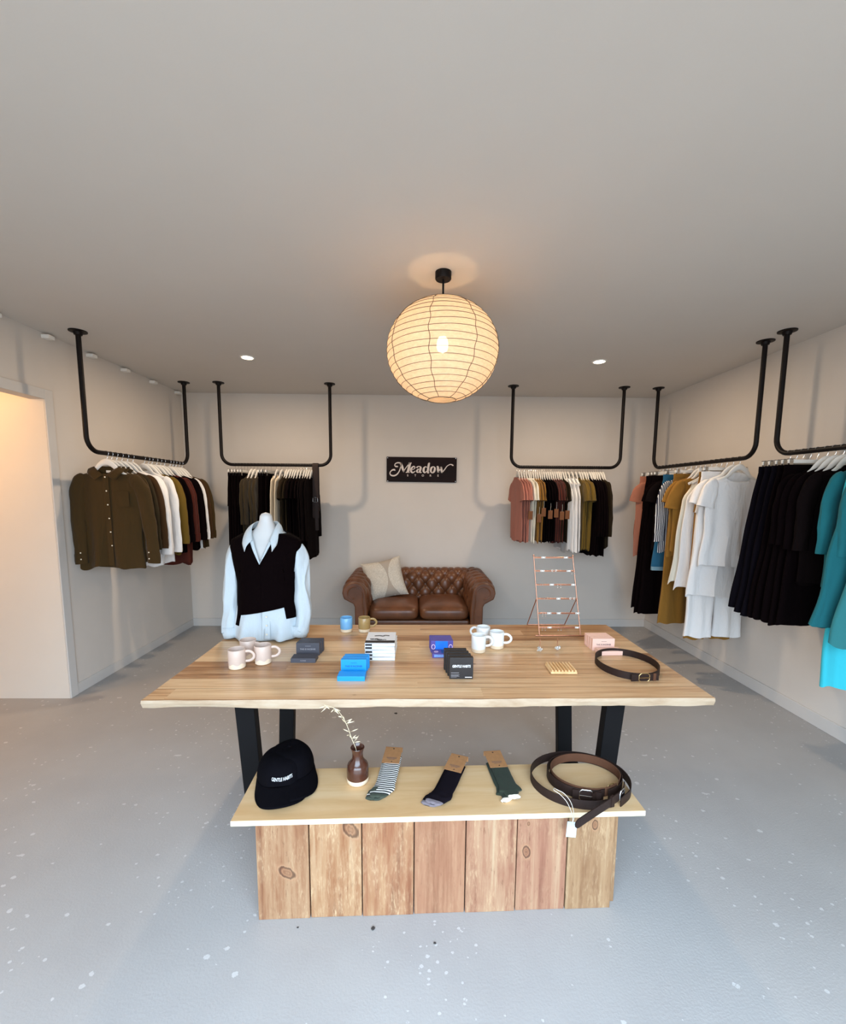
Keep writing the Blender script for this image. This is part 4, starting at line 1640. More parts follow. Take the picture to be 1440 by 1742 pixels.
# ------------------------------------------------------------------ mugs on the table
def mug(loc, mat, base, label, group, hang, r=.040, h=.092, wavy=False, flare=0.0):
    t = thing('mug', label, 'mug', loc, hang, group)
    bh = .022
    n = 48
    mb = MB()
    prof = [(r - .006, bh - .004), (r - .001, bh - .002), (r, bh + .004), (r + flare * .5, h * .6), (r + flare, h - .002), (r + flare - .0015, h), (r - .004 + flare, h - .002), (r - .005, h * .6), (r - .006, .014), (0, .012)]
    if wavy:
        vs = []
        for k, (rr, z) in enumerate(prof):
            for i in range(n):
                a = 2 * pi * i / n
                zz = z + (.0045 * sin(6 * a) + .003 if k < 3 else 0)
                vs.append((rr * cos(a), rr * sin(a), zz))
        mb.add(vs, [(j * n + i, j * n + (i + 1) % n, (j + 1) * n + (i + 1) % n, (j + 1) * n + i) for j in range(len(prof) - 1) for i in range(n)])
    else:
        mb.lathe(prof, n)
    body = mb.build('mug_body', mat, t)
    MB().lathe([(0, 0), (r - .006, 0), (r - .002, .003), (r - .0012, bh + (.006 if wavy else .001)), (r - .005, bh + .006)], n).build('raw_clay_base', base, t)
    hp = [(r - .002, 0, h * .83), (r + .018, 0, h * .84), (r + .036, 0, h * .68), (r + .036, 0, h * .48), (r + .02, 0, h * .34), (r - .003, 0, h * .32)]
    MB().tube(spline(hp, 6), .0052, 12, flat=(.75, 1.25), upv=(0, 1, 0)).build('handle', mat, t)
    return t


CLAY = plain('raw_clay', S(222, 200, 170), .8, var=.05, vscale=60, spec=.2)
CLAYW = plain('cream_clay', S(232, 212, 186), .75, var=.05, vscale=60, spec=.2)
G_BLUE = plain('sky_blue_glaze', S(116, 172, 214), .25, var=.05, vscale=30)
G_TAN = plain('ochre_glaze', S(166, 136, 86), .25, var=.08, vscale=30)
G_PINK = plain('pale_pink_glaze', S(208, 186, 172), .4, var=.02)
G_WHT = plain('white_glaze', S(232, 234, 232), .22, var=.02)
mug((-.418, 2.505, TZ), G_BLUE, CLAY, 'sky blue mug with raw clay base at the far edge of the table', 'mugs', radians(100), r=.037, h=.088)
mug((-.309, 2.505, TZ), G_TAN, CLAY, 'ochre brown mug with raw clay base beside the blue mug', 'mugs', radians(15), r=.036, h=.088)
mug((-.852, 1.965, TZ), G_PINK, CLAYW, 'pale pink mug nearest the front of the three on the left', 'mugs', radians(8), wavy=True)
mug((-.748, 2.02, TZ), G_PINK, CLAYW, 'pale pink mug on the right of the three at the left end', 'mugs', radians(12), wavy=True)
mug((-.85, 2.095, TZ), G_PINK, CLAYW, 'pale pink mug behind the other two at the left end', 'mugs', radians(-12), wavy=True)
mug((.338, 2.175, TZ), G_WHT, CLAY, 'white mug at the front of the three in the middle', 'mugs', radians(6), r=.0385)
mug((.446, 2.232, TZ), G_WHT, CLAY, 'white mug with its handle out right, right of the three in the middle', 'mugs', radians(-8), r=.0395)
mug((.385, 2.315, TZ), G_WHT, CLAY, 'white mug at the back of the three in the middle', 'mugs', radians(150), r=.0385)


# ------------------------------------------------------------------ small printed boxes
def card_box(loc, dims, mat, label, group, rz=0, lie=False, name='incense_box', text=None, tmat=None, tsize=.011, prints=None, tilt=0):
    w, d, h = dims
    t = thing(name, label, 'box', loc, rz, group)
    if tilt:
        t.rotation_euler.x = tilt
    MB().box(-w / 2, w / 2, -d / 2, d / 2, 0, h).build('carton', mat, t, smooth=0, bevel=.0012)
    if text:
        text_mesh('print', text, tsize, t, tmat, (.0, -d / 2 - .0004, h * .5), bold=.01)
        MB().box(-w * .11, w * .13, -d / 2 - .0006, -d / 2, h * .745, h * .765).build('print', tmat, t, smooth=0)
    if prints:
        prints(t, w, d, h)
    return t


B_DK = plain('charcoal_card', S(66, 66, 74), .55, var=.03)
B_BL = plain('bright_blue_card', S(4, 144, 224), .5, var=.03)
B_PK = plain('blush_card', S(238, 196, 178), .6, var=.02)
B_PU = plain('violet_card', S(84, 74, 150), .5, var=.05)
B_BK = plain('black_card', S(28, 24, 25), .5, var=.04)
INK_G = plain('grey_print', S(150, 146, 150), .6)
INK_B = plain('deep_blue_print', S(14, 76, 150), .6)
INK_D = plain('dark_print', S(96, 80, 80), .6)
INK_W = plain('white_print', S(232, 232, 232), .6)
NTH = ['front', 'second', 'third', 'back']
for i in range(3):
    card_box((-.553 + .004 * i, 2.128 + .0275 * i, TZ), (.119, .026, .066), B_DK, 'upright charcoal incense box, %s of the three in the dark row' % ['front', 'middle', 'back'][i], 'charcoal incense boxes', .0,
             text='THIS IS INCENSE' if i == 0 else None, tmat=INK_G)
card_box((-.552, 2.048, TZ), (.122, .062, .0225), B_DK, 'charcoal incense box lying flat in front of the dark row', 'charcoal incense boxes')
MB_ = [o for o in bpy.data.objects if o.get('label', '') == 'charcoal incense box lying flat in front of the dark row'][0]
text_mesh('print', 'INCENSE', .007, MB_, INK_G, (0, -.0314, .0112))
for i in range(3):
    card_box((-.286 + .004 * i, 1.912 + .0255 * i, TZ), (.118, .024, .064), B_BL, 'upright bright blue incense box, %s of the three in the blue row' % ['front', 'middle', 'back'][i], 'blue incense boxes', .0,
             text='THIS IS INCENSE' if i == 0 else None, tmat=INK_B)
card_box((-.285, 1.842, TZ), (.123, .062, .0225), B_BL, 'bright blue incense box lying flat in front of the blue row', 'blue incense boxes')
for i in range(4):
    card_box((1.016 - .0015 * i, 2.20 + .0255 * i, TZ), (.121, .0235, .066), B_PK, 'upright blush pink incense box, %s of the four in the pink row' % NTH[i], 'pink incense boxes', .02,
             text='THIS IS INCENSE' if i == 0 else None, tmat=INK_D)
card_box((1.028, 2.148, TZ), (.124, .062, .0225), B_PK, 'blush pink incense box lying flat in front of the pink row', 'pink incense boxes', .05)


def rings(t, w, d, h):
    MB().box(-w * .30, w * .26, -d / 2 - .0006, -d / 2, h * .05, h * .97).build('print', plain('azure_print', S(16, 116, 226), .5, var=.12, vscale=30), t, smooth=0)
    for s in (-1, 1):
        MB().tube([(s * w * .39 + .009 * cos(a), -d / 2 - .0006, h * .5 + .0125 * sin(a)) for a in [2 * pi * i / 24 for i in range(24)]], .0018, 6, closed=True).build('print', plain('pale_pink_print', S(236, 206, 226), .6), t)


for i in range(4):
    card_box((.142 - .002 * i, 2.163 + .0235 * i, TZ), (.117, .022, .066), B_PU, 'upright violet box with pale rings, %s of the four in the row' % NTH[i], 'violet boxes', .0, prints=rings if i == 0 else None)


def lying(t, w, d, h):
    MB().box(-w * .42, w * .45, -d / 2 - .0006, -d / 2, h * .2, h * .8).build('print', plain('pale_blue_print', S(120, 160, 226), .6, var=.2, vscale=200), t, smooth=0)
    MB().tube([(-w * .32 + .010 * cos(a), -.004 + .007 * sin(a), h + .0004) for a in [2 * pi * i / 24 for i in range(24)]], .0012, 6, closed=True).build('print', MATS['pale_pink_print'], t)
    MB().box(-w * .1, w * .3, -d * .4, d * .4, h, h + .0005).build('print', INK_B, t, smooth=0)


card_box((.147, 2.113, TZ), (.118, .062, .0225), B_PU, 'violet and blue box lying flat in front of the violet row', 'violet boxes', prints=lying)


def gh(t, w, d, h):
    text_mesh('print', 'GENTLE HABITS', .0165, t, INK_W, (0, -d / 2 - .0004, h * .60), bold=.022, sx=.70, shear=.08)
    MB().box(-w * .44, -w * .10, -d / 2 - .0005, -d / 2, h * .285, h * .305).box(-w * .44, -w * .08, -d / 2 - .0005, -d / 2, h * .20, h * .212).box(-w * .44, -w * .12, -d / 2 - .0005, -d / 2, h * .165, h * .177).box(-w * .44, -w * .08, -d / 2 - .0005, -d / 2, h * .13, h * .142).box(-w * .44, -w * .2, -d / 2 - .0005, -d / 2, h * .08, h * .09).build('print', INK_G, t, smooth=0)
    MB().box(w * .16, w * .45, -d / 2 - .0005, -d / 2, h * .07, h * .10).build('print', INK_W, t, smooth=0)


for i in range(4):
    card_box((.210 - .0062 * i, 1.846 + .0335 * i, TZ), (.107, .026, .1), B_BK, 'upright black candle box with white lettering, %s of the four standing in a row' % NTH[i], 'black boxes', 0, prints=gh, name='candle_box')

# ------------------------------------------------------------------ books
M_COV = plain('white_book_cover', S(226, 229, 232), .35, var=.01)
M_PAGE = plain('book_pages', S(228, 220, 200), .8, var=.03, vscale=300)
M_INK = plain('black_ink', S(26, 22, 26), .5)
BN = ['lowest', 'second from the bottom', 'middle', 'second from the top', 'topmost']
rnd = random.Random(12)
for i in range(5):
    w, d, h = .149, .172, .0176
    t = thing('book', 'white paperback with dark spine end, %s of the stack on the table' % BN[i] if i < 4 else 'topmost white paperback of the stack, black brush drawing on its cover', 'book',
              (-.176 + (0, .003, -.002, .002, -.001)[i], 2.134 + (0, .002, .0, .003, .001)[i], TZ + i * .018), (0, -.03, .02, -.045, .0)[i], 'stacked paperbacks')
    MB().box(-w / 2, w / 2, -d / 2, d / 2, 0, .001).box(-w / 2, w / 2, -d / 2, d / 2, h - .001, h).box(-w / 2, w / 2, -d / 2, -d / 2 + .001, 0, h).build('cover', M_COV, t, smooth=0)
    MB().box(-w / 2 + .002, w / 2 - .002, -d / 2 + .001, d / 2 - .002, .001, h - .001).build('page_block', M_PAGE, t, smooth=0)
    MB().box(-w / 2 + .002, -w / 2 + .036, -d / 2 - .0004, -d / 2, .004, h - .004).build('spine_print', M_INK, t, smooth=0)
    if i == 4:
        MB().box(-w / 2, w / 2, -d / 2 + .006, -d / 2 + .040, h, h + .0004).build('cover_band', M_INK, t, smooth=0)
        cv = MB()
        for k in range(5):
            a = rnd.uniform(-.03, .03)
            pts = [(a + (j - 3) * .009, -.035 + .006 * rnd.uniform(-1, 1) + .003 * k, h + .0005) for j in range(6)]
            cv.strap(spline(pts, 3), rnd.uniform(.003, .006), .0006, upv=(0, 1, 0))
        pts = [(-.035, .022, h + .0005), (-.01, .027, h + .0005), (.008, .02, h + .0005), (.02, .03, h + .0005), (.042, .026, h + .0005)]
        cv.strap(spline(pts, 5), .010, .0006, upv=(0, 1, 0))
        cv.build('cover_drawing', M_INK, t, smooth=0)

# ------------------------------------------------------------------ copper earring ladder
M_COP = plain('rose_copper', S(190, 140, 116), .3, metal=1, var=.05)
lad = thing('earring_ladder', 'tall copper wire ladder stand for earrings at the right back of the table', 'jewellery stand', (.862, 2.424, TZ), 0)
HT = .463


def lp(s, t):
    """point on front upright; t = 0 foot, 1 top"""
    return (s * (.123 - .004 * t) - .026 * t, .105 * t, HT * t)


fm = MB()
for s in (-1, 1):
    fm = MB().tube([lp(s, 0), lp(s, .5), lp(s, 1)], .0032, 10).lathe([(0, -.006), (.0045, -.004), (.006, 0), (.0045, .004), (0, .006)], 12, xf=Matrix.Translation(Vector(lp(s, 1)) + Vector((0, 0, .004))))
    fm.build('upright', M_COP, lad)
    a = Vector(lp(s, .47))
    MB().tube([a, (a.x - .008, .205, .012), (a.x - .008, .21, .0035)], .0028, 10).build('back_leg', M_COP, lad)
a0, a1 = Vector(lp(-1, .47)), Vector(lp(1, .47))
MB().tube([(a0.x - .008, .21, .0035), (a1.x - .008, .21, .0035)], .0028, 10).build('foot_bar', M_COP, lad)
MB().tube([(-.15, -.004, .004), (.155, -.004, .004)], .0035, 10).build('foot_bar', M_COP, lad)
RT = []
for k, z in enumerate((1.207, 1.128, 1.047, .966, .882, .800)):
    t = (z - TZ) / HT
    RT.append(t)
    p, q = lp(-1, t), lp(1, t)
    MB().tube([(p[0] - .004, p[1], p[2]), (q[0] + .004, q[1], q[2])], .0032, 10).build('rung', M_COP, lad)
    MB().box(p[0], q[0], p[1] - .0015, p[1] + .0015, p[2] - .006, p[2] - .002).build('rung_plate', M_COP, lad, smooth=0)
M_WCARD = plain('white_card', S(240, 238, 232), .6, var=.01)
M_SIL = plain('silver', S(220, 220, 216), .2, metal=1)
er = [(0, -.062, 'c'), (0, .075, 'c'), (1, -.075, 'c'), (1, -.005, 'w'), (1, .085, 'c'), (1, .112, 'd'), (2, -.09, 'm'), (2, -.025, 'c'), (2, .105, 'c'), (2, .02, 'd'),
      (3, -.07, 'm'), (3, .008, 'c'), (3, .09, 'w'), (4, -.055, 'c'), (4, .003, 'c'), (4, .115, 'c'), (4, -.085, 'd'), (5, -.06, 'c'), (5, .105, 'c'), (5, -.095, 'd'), (5, .0, 'd')]
RN = ['top', 'second', 'third', 'fourth', 'fifth', 'lowest']
seen = {}
for (k, x, ty) in er:
    seen.setdefault(k, []).append(x)
for (k, x, ty) in er:
    p = lp(0, RT[k])
    o = sorted(seen[k]).index(x)
    nth = ['first', 'second', 'third', 'fourth'][o]
    what = {'c': 'small white earring card', 'w': 'pale flower shaped stud earrings', 'd': 'dangling silver drop earrings', 'm': 'shiny metal stud earrings'}[ty]
    e = thing('earrings', '%s, %s from left on the %s rung of the copper ladder' % (what, nth, RN[k]), 'earrings', (lad.location.x + p[0] + x, lad.location.y + p[1] - .0045, TZ + p[2]), 0, 'earrings on the copper ladder')
    if ty == 'c':
        MB().box(-.0125, .0125, -.001, .0005, -.005, .0045).build('card', M_WCARD, e, smooth=0)
    for s in (-1, 1):
        if ty == 'd':
            MB().tube([(s * .009, 0, .004), (s * .009, -.002, -.012)], .0006, 5).build('ear_wire', M_SIL, e)
            MB().lathe([(0, -.005), (.004, -.002), (.004, .002), (0, .005)], 10, xf=Matrix.Translation((s * .009, -.002, -.016))).build('drop', M_SIL, e)
        elif ty == 'w':
            m_ = MB()
            for a in range(5):
                m_.lathe([(0, -.003), (.0035, 0), (0, .003)], 8, xf=Matrix.Translation((s * .011 + .005 * cos(a * 1.257), -.003, .002 + .005 * sin(a * 1.257))))
            m_.build('stud', M_WCARD, e)
        else:
            MB().lathe([(0, -.003), (.003, -.001), (.003, .001), (0, .003)], 10, xf=Matrix.Translation((s * .008, -.004, .0))).build('stud', M_SIL, e)

# ring pins: thin copper pins standing in little silvery clusters
for (x, y, lb) in ((.665, 2.165, 'left of the two small pins in silvery clusters, in front of the ladder'), (.763, 2.178, 'right of the two small pins in silvery clusters, in front of the ladder')):
    t = thing('pin_holder', lb, 'pin holder', (x, y, TZ), 0, 'pins in silvery clusters')
    rr = random.Random(int(x * 999))
    cl = MB()
    for k in range(16):
        a, r_ = rr.uniform(0, 6.28), rr.uniform(.0, .014)
        s_ = rr.uniform(.005, .0085)
        cl.lathe([(0, -s_), (s_ * .8, -s_ * .3), (s_ * .8, s_ * .3), (0, s_)], 6, xf=Matrix.Translation((r_ * cos(a), r_ * sin(a), rr.uniform(.009, .026))) @ Matrix.Rotation(rr.uniform(0, 2), 4, 'X'))
    cl.build('cluster', plain('clear_crystal', S(226, 226, 222), .15, metal=.6, var=.1, vscale=200), t, smooth=0)
    MB().tube([(0, 0, .0), (-.001, .001, .072)], .0018, 8).build('pin', M_COP, t)

# slatted soap dish
M_SOAP = wood('pale_slat_timber', [(.3, S(206, 160, 104)), (.5, S(226, 186, 132)), (.75, S(240, 210, 164))], grain=(20, 4, 20), seed=8, rough=.5)
t = thing('soap_dish', 'small grooved pale timber soap dish in front of the copper ladder', 'soap dish', (.697, 1.93, TZ), -.02)
MB().box(-.062, .062, -.05, .05, .002, .013).build('tray', M_SOAP, t, smooth=0, bevel=.003)
for k in range(8):
    x = -.054 + k * .0154
    m_ = MB().prism([(x - .005, .013), (x + .005, .013), (x + .0035, .0215), (x - .0035, .0215)], -.05, .05, 'y')
    m_.build('ridge', M_SOAP, t, smooth=0, bevel=.001, rot=(0, 0, 0))

# ------------------------------------------------------------------ belts
M_BELT = plain('dark_brown_leather', S(42, 29, 25), .55, var=.14, vscale=14, bmp=.15, bscale=140, spec=.22)
M_BELTI = plain('suede_brown', S(88, 58, 42), .8, var=.1, vscale=20, spec=.15)
M_BRASS = plain('brushed_brass', S(196, 170, 120), .3, metal=1, var=.04)


def buckle(parent, loc, rz, w=.034, l=.04, mat=None, rx=0):
    mb = MB()
    pts = [(-l / 2, 0, -w / 2), (l / 2, 0, -w / 2), (l / 2, 0, w / 2), (-l / 2, 0, w / 2)]
    c = []
    for i in range(4):
        a, b = Vector(pts[i]), Vector(pts[(i + 1) % 4])
        for k in range(1, 5):
            c.append(a.lerp(b, k / 5))
    b = mb.tube(c, .0022, 8, closed=True).build('buckle', mat or M_BRASS, parent, loc=loc, rot=(rx, 0, rz))
    MB().tube([(-l / 2, -.003, 0), (l / 2, -.004, 0)], .0016, 6).build('prong', mat or M_BRASS, b)
    return b


def coil(pts, z, w, label, group, n=12, t=.0036, closed=True, zs=None):
    g = thing('leather_belt', label, 'belt', (sum(p[0] for p in pts) / len(pts), sum(p[1] for p in pts) / len(pts), z), 0, group)
    o = g.location
    path = spline([(p[0] - o.x, p[1] - o.y, w / 2 + (p[2] if len(p) > 2 else 0)) for p in pts], n, closed)
    MB().strap(path, w, t, closed=closed).build('strap', M_BELT, g, smooth=50, bevel=.0006)
    return g, path


# on the table
pts = []
for i in range(12):
    a = 2 * pi * i / 12
    pts.append((1.034 + .136 * cos(a) + .03 * sin(a), 1.975 + .155 * sin(a) - .03 * cos(a)))
g, path = coil(pts, TZ, .034, 'dark brown leather belt in one loop on the right of the table', None)
f_ = min(path, key=lambda p: (p - Vector((1.015 - g.location.x, 1.80 - g.location.y, p.z))).length)
i0 = path.index(f_)
p0, p1 = path[(i0 + 3) % len(path)], path[(i0 + 5) % len(path)]
d_ = (p1 - p0).normalized()
az = math.atan2(d_.y, d_.x)
nrm_ = Vector((d_.y, -d_.x, 0))
buckle(g, p0 + nrm_ * .006, az, .038, .05)
MB().strap([p0 - d_ * .06 + nrm_ * .0045, p0 + nrm_ * .0055, p0 + d_ * .07 + nrm_ * .0045], .032, .0034).build('strap_end', M_BELT, g, smooth=0)
MB().strap([p0 + d_ * .042 + nrm_ * .0080, p0 + d_ * .055 + nrm_ * .0080], .037, .002).build('keeper', M_BELTI, g, smooth=0)

# on the bench: big outer coil, two inner ones
cx, cy = .676, 1.605
outer = []
for i in range(14):
    a = 2 * pi * i / 14 + .1
    outer.append((cx + .196 * cos(a), cy + .160 * sin(a)))
# spiral with loose end crossing in front and passing over the bench edge
sp = []
for i in range(0, 15):
    a = radians(-58 + 25.2 * i)
    k = i / 14
    sp.append((cx + (.198 - .004 * k) * cos(a), cy + (.162 - .012 * k) * sin(a), .0))
g1, path = coil(sp, BZ, .036, 'large dark brown belt, outer coil of the belts on the bench, end over the edge', 'belts on the bench', closed=False)
o = g1.location
e = [(.832, 1.545, .008), (.80, 1.497, .012), (.74, 1.452, .014), (.66, 1.405, .010), (.60, 1.374, .002), (.566, 1.356, -.004)]
ep = spline([(p[0] - o.x, p[1] - o.y, p[2] + .022) for p in e], 6)
we = [.034] * (len(ep) - 4) + [.033, .029, .022, .012]
MB().strap(ep, we, .0036).build('strap_end', M_BELT, g1, smooth=50)
q = Vector(ep[7])
dq = (ep[8] - ep[6]).normalized()
buckle(g1, q + Vector((dq.y, -dq.x, 0)) * -.004, math.atan2(dq.y, dq.x), .044, .04, M_CHROME)
qq = ep[12]
dk = (ep[13] - ep[11]).normalized()
MB().strap([qq - dk * .008, qq + dk * .008], .040, .0085).build('keeper', M_BELT, g1, smooth=0)
sp = []
for i in range(0, 15):
    a = radians(-70 + 25.2 * i)
    k = i / 14
    sp.append((cx + .022 + (.150 - .006 * k) * cos(a), cy + .012 + (.122 - .004 * k) * sin(a), .004))
g2, path2 = coil(sp, BZ, .040, 'dark brown belt with square buckle, middle coil of the belts on the bench', 'belts on the bench', closed=False)
i2 = 4
pb = path2[-14]
db = (path2[-12] - path2[-16]).normalized()
nb = Vector((db.y, -db.x, 0))
buckle(g2, pb + nb * .005, math.atan2(db.y, db.x), .046, .05, M_CHROME)
MB().strap([pb - db * .05 + nb * .004, pb + nb * .0045, pb + db * .055 + nb * .004], .038, .0035).build('strap_end', M_BELT, g2, smooth=0)
sp = []
for i in range(0, 15):
    a = radians(-40 + 25.2 * i)
    sp.append((cx + .028 + .138 * cos(a), cy + .014 + .111 * sin(a), .010))
g3, path3 = coil(sp, BZ, .036, 'brown belt with small brass buckle, innermost coil of the belts on the bench', 'belts on the bench', closed=False)
for o_ in g3.children:
    o_.data.materials[0] = M_BELTI
pb = path3[-8]
db = (path3[-6] - path3[-10]).normalized()
nb = Vector((-db.y, db.x, 0))
buckle(g3, pb + nb * .004 + Vector((0, 0, .004)), math.atan2(db.y, db.x), .036, .036)
MB().strap([pb - db * .10 + nb * .0035, pb - db * .05 + nb * .004, pb + nb * .0035], .032, .0034).build('strap_end', M_BELT, g3, smooth=0)
# price tag on a string, hanging over the bench edge
tg = thing('price_tag', 'pale blue price tag on a string hanging over the front bench edge', 'tag', (.575, 1.405, BZ - .012), .0)
MB().box(-.018, .018, -.0005, .0005, -.052, .004).build('card', plain('pale_blue_card', S(176, 192, 200), .6, var=.03), tg, smooth=0, rot=(radians(-6), radians(6), 0))
stp = [(0, -.001, 0), (.004, .012, .020), (-.002, .05, .040), (-.02, .078, .052), (-.04, .092, .060), (-.03, .11, .055)]
stp2 = [(0, -.001, 0), (.010, .012, .020), (.012, .05, .040), (-.004, .078, .055), (-.028, .092, .062), (-.03, .11, .055)]
MB().tube(spline(stp, 5), .0012, 6).tube(spline(stp2, 5), .0012, 6).build('string', M_STRING, tg)

# belt slung over the right end of the rail left of the sign
hb = thing('hanging_belt', 'dark brown wide leather belt slung over the rail left of the sign', 'belt', (-1.05, 4.5, RZ), 0)
pp = []
for i in range(0, 13):
    a = radians(180 * i / 12)
    pp.append((0, -(RR + .004) * cos(a), (RR + .004) * sin(a)))
pp = [(0, -.024, -.55), (0, -.024, -.3), (0, -.022, -.1)] + pp + [(0, .022, -.1), (0, .024, -.3), (0, .026, -.48)]
# strap width runs along x
MB().strap(pp, .062, .004, upv=(1, 0, 0)).build('strap', M_BELT, hb, smooth=50, bevel=.001)
buckle(hb, (-.004, -.032, -.36), radians(0), .05, .052, M_CHROME).rotation_euler = (0, radians(90), 0)
MB().strap([(.008, -.031, -.33), (.008, -.031, -.5), (.010, -.031, -.68)], [.038, .038, .034], .004, upv=(1, 0, 0)).build('strap_end', M_BELT, hb, smooth=0, bevel=.001)
MB().box(-.028, .028, -.037, -.027, -.42, -.405).build('keeper', M_BELT, hb, smooth=0)
MB().strap([(-.032, -.028, -.38), (-.034, -.028, -.47), (-.034, -.028, -.54)], [.03, .028, .022], .004, upv=(1, 0, 0)).build('strap_end', M_BELT, hb, smooth=0)

# ------------------------------------------------------------------ caps
M_CAP = fabric('black_cotton_twill', S(10, 9, 13), crease=.25, weave=320)


def cap(loc, rz, label, lettering, sc=1.0):
    c = thing('baseball_cap', label, 'cap', loc, rz, 'black caps')
    c.scale = (1.1, 1.1, 1.0)
    cr = MB()

    def cfn_(u, v):
        t = 2 * pi * u
        f = pi / 2 * v
        x = .088 * cos(f) ** .55 * cos(t)
        y = .10 * cos(f) ** .55 * sin(t)
        z = .034 + .078 * sin(f) ** 1.15
        front = max(0, -sin(t))
        z += .012 * front * sin(2 * f)
        # soft dents in the crown
        z += .006 * noise.noise(Vector((x * 22, y * 22, 4))) * v
        y += .004 * noise.noise(Vector((x * 18, z * 20, 9)))
        return (x, y + .012 * v, z)
    cr.grid(cfn_, 64, 28, closeu=True)
    crown = cr.build('crown', M_CAP, c, smooth=80, solid=.003)
    for k in range(6):
        a = k * pi / 3 + pi / 6
        P = [Vector(cfn_(a / (2 * pi), i / 16)) * 1.003 for i in range(17)]
        MB().tube(P, .0012, 5).build('seam', M_CAP, crown)
    MB().lathe([(0, .006), (.006, .004), (.007, 0)], 14).build('button', M_CAP, crown, loc=(0, .012, .112))
    br = MB()

    def bfn(u, v):
        t = pi * (1.03 + .94 * u)
        x0, y0 = .088 * cos(t), .10 * sin(t)
        out = v * .085 * sin(pi * (0.04 + .92 * u)) ** .55
        x = x0 * (1 + .0 * v) + cos(t) * out * .22
        y = y0 - out
        z = .040 - .006 * v - .028 * (x / .09) ** 2 * (.4 + .6 * v) - .012 * v
        return (x, y, max(.004, z))
    br.grid(bfn, 40, 12)
    br.build('brim', M_CAP, c, smooth=80, solid=.004)
    if lettering:
        def bend(p):
            xx = p.x
            a = xx / .096
            zz = .072 + p.y - .006 + 10 * xx * xx * .22
            f = math.asin(min(1, max(0, ((zz - .034) / .09)))) if zz > .034 else 0
            k = cos(f) ** .55
            return Vector((.088 * k * sin(a) * 1.06, -.10 * k * cos(a) - .0035 + .012 * (f / (pi / 2)), zz))
        text_mesh('lettering', 'GENTLE HABITS', .0165, c, INK_W, (0, 0, 0), rot=(0, 0, 0), bold=.02, sx=.66, bend=bend, shear=.1, depth=.0003)
    return c


cap((-.545, 1.640, BZ), radians(17), 'black cap with white lettering at the left end of the bench', True)
c2 = cap((-.522, 1.668, BZ + .002), radians(21), 'plain black cap tucked behind the lettered cap', False)

# ------------------------------------------------------------------ vase with dried stem
vs_ = thing('stoneware_vase', 'small brown glazed vase with a raw clay foot on the bench', 'vase', (-.232, 1.622, BZ))
M_BRN = plain('brown_tenmoku_glaze', S(74, 42, 30), .18, var=.2, vscale=14, coat=.3)
MB().lathe([(0, .002), (.041, .002), (.044, .006), (.0445, .02), (.043, .022)], 40).build('raw_clay_foot', CLAY, vs_)
MB().lathe([(.042, .021), (.0445, .022), (.0445, .05), (.042, .072), (.039, .078), (.037, .08), (.028, .092), (.0225, .102), (.0215, .122), (.025, .138), (.0285, .146), (.0275, .1475), (.022, .138), (.019, .122), (.02, .1), (.034, .078), (.038, .03), (0, .026)], 44).build('vase_body', M_BRN, vs_)
M_STEM = plain('dried_grass', S(226, 210, 176), .85, var=.06)
stm = thing('dried_grass_stem', 'dried pale oat grass stem standing in the brown vase', 'dried stem', (-.232, 1.622, BZ + .03))
sp_ = spline([(.012, .004, 0), (-.004, 0, .10), (-.022, -.004, .155), (-.040, -.006, .212), (-.064, -.008, .262), (-.094, -.010, .290), (-.130, -.012, .304)], 6)
MB().tube(sp_, [.0013 - .0008 * i / len(sp_) for i in range(len(sp_))], 6).build('stalk', M_STEM, stm)
rr = random.Random(5)
for k in range(26):
    i = rr.randrange(10, len(sp_))
    p = sp_[i]
    a = rr.uniform(0, 6.28)
    d = Vector((cos(a), .5 * sin(a), rr.uniform(-.9, -.1) if i > 22 else rr.uniform(.0, .7))).normalized()
    L_s = rr.uniform(.016, .03)
    b_ = p + d * rr.uniform(.004, .012)
    m_ = MB().tube([p, b_], .0005, 4).tube([b_, b_ + d * L_s * .4, b_ + d * L_s], [.0006, .0024, .0003], 6)
    m_.build('spikelet', M_STEM, stm)

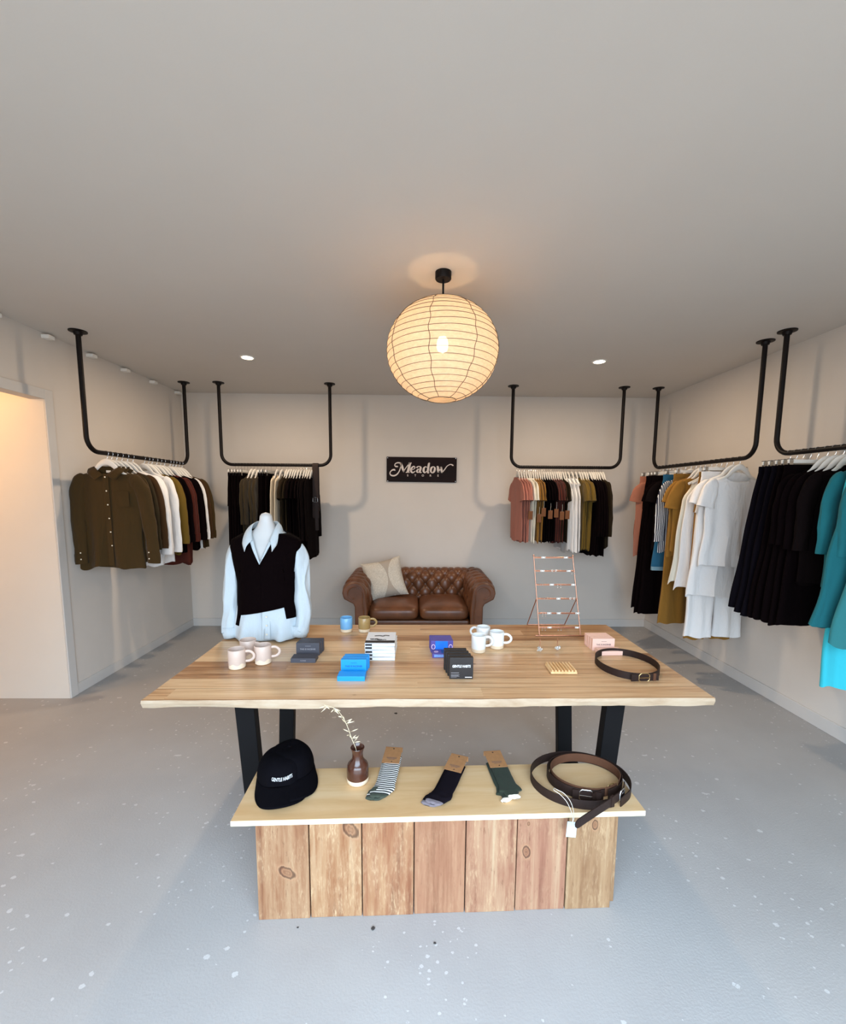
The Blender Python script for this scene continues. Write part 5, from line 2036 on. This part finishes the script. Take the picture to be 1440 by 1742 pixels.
# ------------------------------------------------------------------ socks
def sock_pair(loc, rz, mat, heel, toe, label, L=.16, Wd=.04, style=0, cardrot=0):
    g = thing('sock_pair', label, 'socks', loc, rz, 'sock pairs')
    # two layers of flat socks, cuff at +y under the card, foot at -y
    for k in range(2):
        z0 = .006 + .011 * k
        ox = (.006 if k else -.006)

        def fn(u, v, _z=z0, _o=ox, _k=k):
            t = 2 * pi * u
            cl = [(0, .10, 0), (0, .02, 0), (0, -.05, 0), (-.004, -.095, 0), (-.018, -.130, 0), (-.032 + .008 * _k, -.158, 0)] if style == 0 else [(0, .10, 0), (0, .03, 0), (0, -.03, 0), (.004, -.075, 0), (.0, -.11, 0), (-.004 + .02 * (_k * 2 - 1), -.135, 0)]
            P = lerp([(i / 5, Vector(c)) for i, c in enumerate(cl)], v)
            w = lerp([(0, .036), (.5, .035), (.68, .045 if style == 0 else .047), (.8, .040), (.95, .030), (1, .012)], v)
            if style == 1 and v > .7:
                w *= .62
            h = .0062 * (1 if v < .96 else (1 - v) / .04 * .8 + .2)
            return (P.x + _o + w * sgnpow(cos(t), .8), P.y, _z + h * sgnpow(sin(t), .8) + .0018 * noise.noise(Vector((cos(t) * 2, v * 9, _k + style))))
        mb = MB().grid(fn, 32, 40, closeu=True)
        # heel and toe colours by position along the sock
        nu = 32
        for fi in range(len(mb.f)):
            j = fi // nu
            v = j / 39
            uu = (fi % nu) / nu
            if v > .86:
                mb.m[fi] = 1
            elif .60 < v < .78 and .30 < uu < .70:
                mb.m[fi] = 2
        mb.build('sock', [mat, toe, heel], g, smooth=80)
    if True:
        cdx = MB().box(-.038, .038, -.058, .058, .0255, .0265).box(-.038, .038, .057, .058, .004, .0265)
        c_ = cdx.build('kraft_label', M_CARD, g, smooth=0, loc=(.0, .10, 0), rot=(0, 0, cardrot))
        MB().lathe([(0, .0003), (.004, .0003), (.004, 0)], 14).build('hang_hole', INK_H, c_, loc=(0, .045, .0266))
        MB().box(-.022, .022, -.020, -.018, .0266, .0268).box(-.022, .022, -.026, -.024, .0266, .0268).box(-.014, .014, -.032, -.030, .0266, .0268).build('print', INK_D, c_, smooth=0)
        MB().lathe([(0, .001), (.0028, .0006), (.0028, 0)], 10).build('rivet', M_CHROME, c_, loc=(.004, -.048, .0266))
    return g


INK_H = plain('hole_dark', S(60, 42, 30), .8)
SK_STR = stripes('striped_sock', S(40, 40, 44), S(232, 230, 224), .0118, 'y', .5)
SK_GRN = fabric('grey_green_knit', S(64, 70, 60), crease=.3, weave=500)
SK_BLK = fabric('black_sock_knit', S(22, 18, 24), crease=.3, weave=500)
SK_GRY = fabric('grey_sock_knit', S(120, 112, 118), crease=.3, weave=500)
SK_DGN = fabric('forest_green_knit', S(44, 52, 42), crease=.3, weave=500)
SK_CRM = fabric('cream_sock_knit', S(236, 226, 208), crease=.3, weave=500)
sock_pair((-.108, 1.655, BZ), radians(-6), SK_STR, SK_GRN, SK_GRN, 'black and white striped socks with grey toes under a kraft label', cardrot=0)
sock_pair((.142, 1.605, BZ), radians(-22), SK_BLK, SK_BLK, SK_GRY, 'black socks with grey heels under a kraft label on the bench')
sock_pair((.362, 1.625, BZ), radians(5), SK_DGN, SK_DGN, SK_CRM, 'dark green socks with cream toes under a kraft label', style=1)
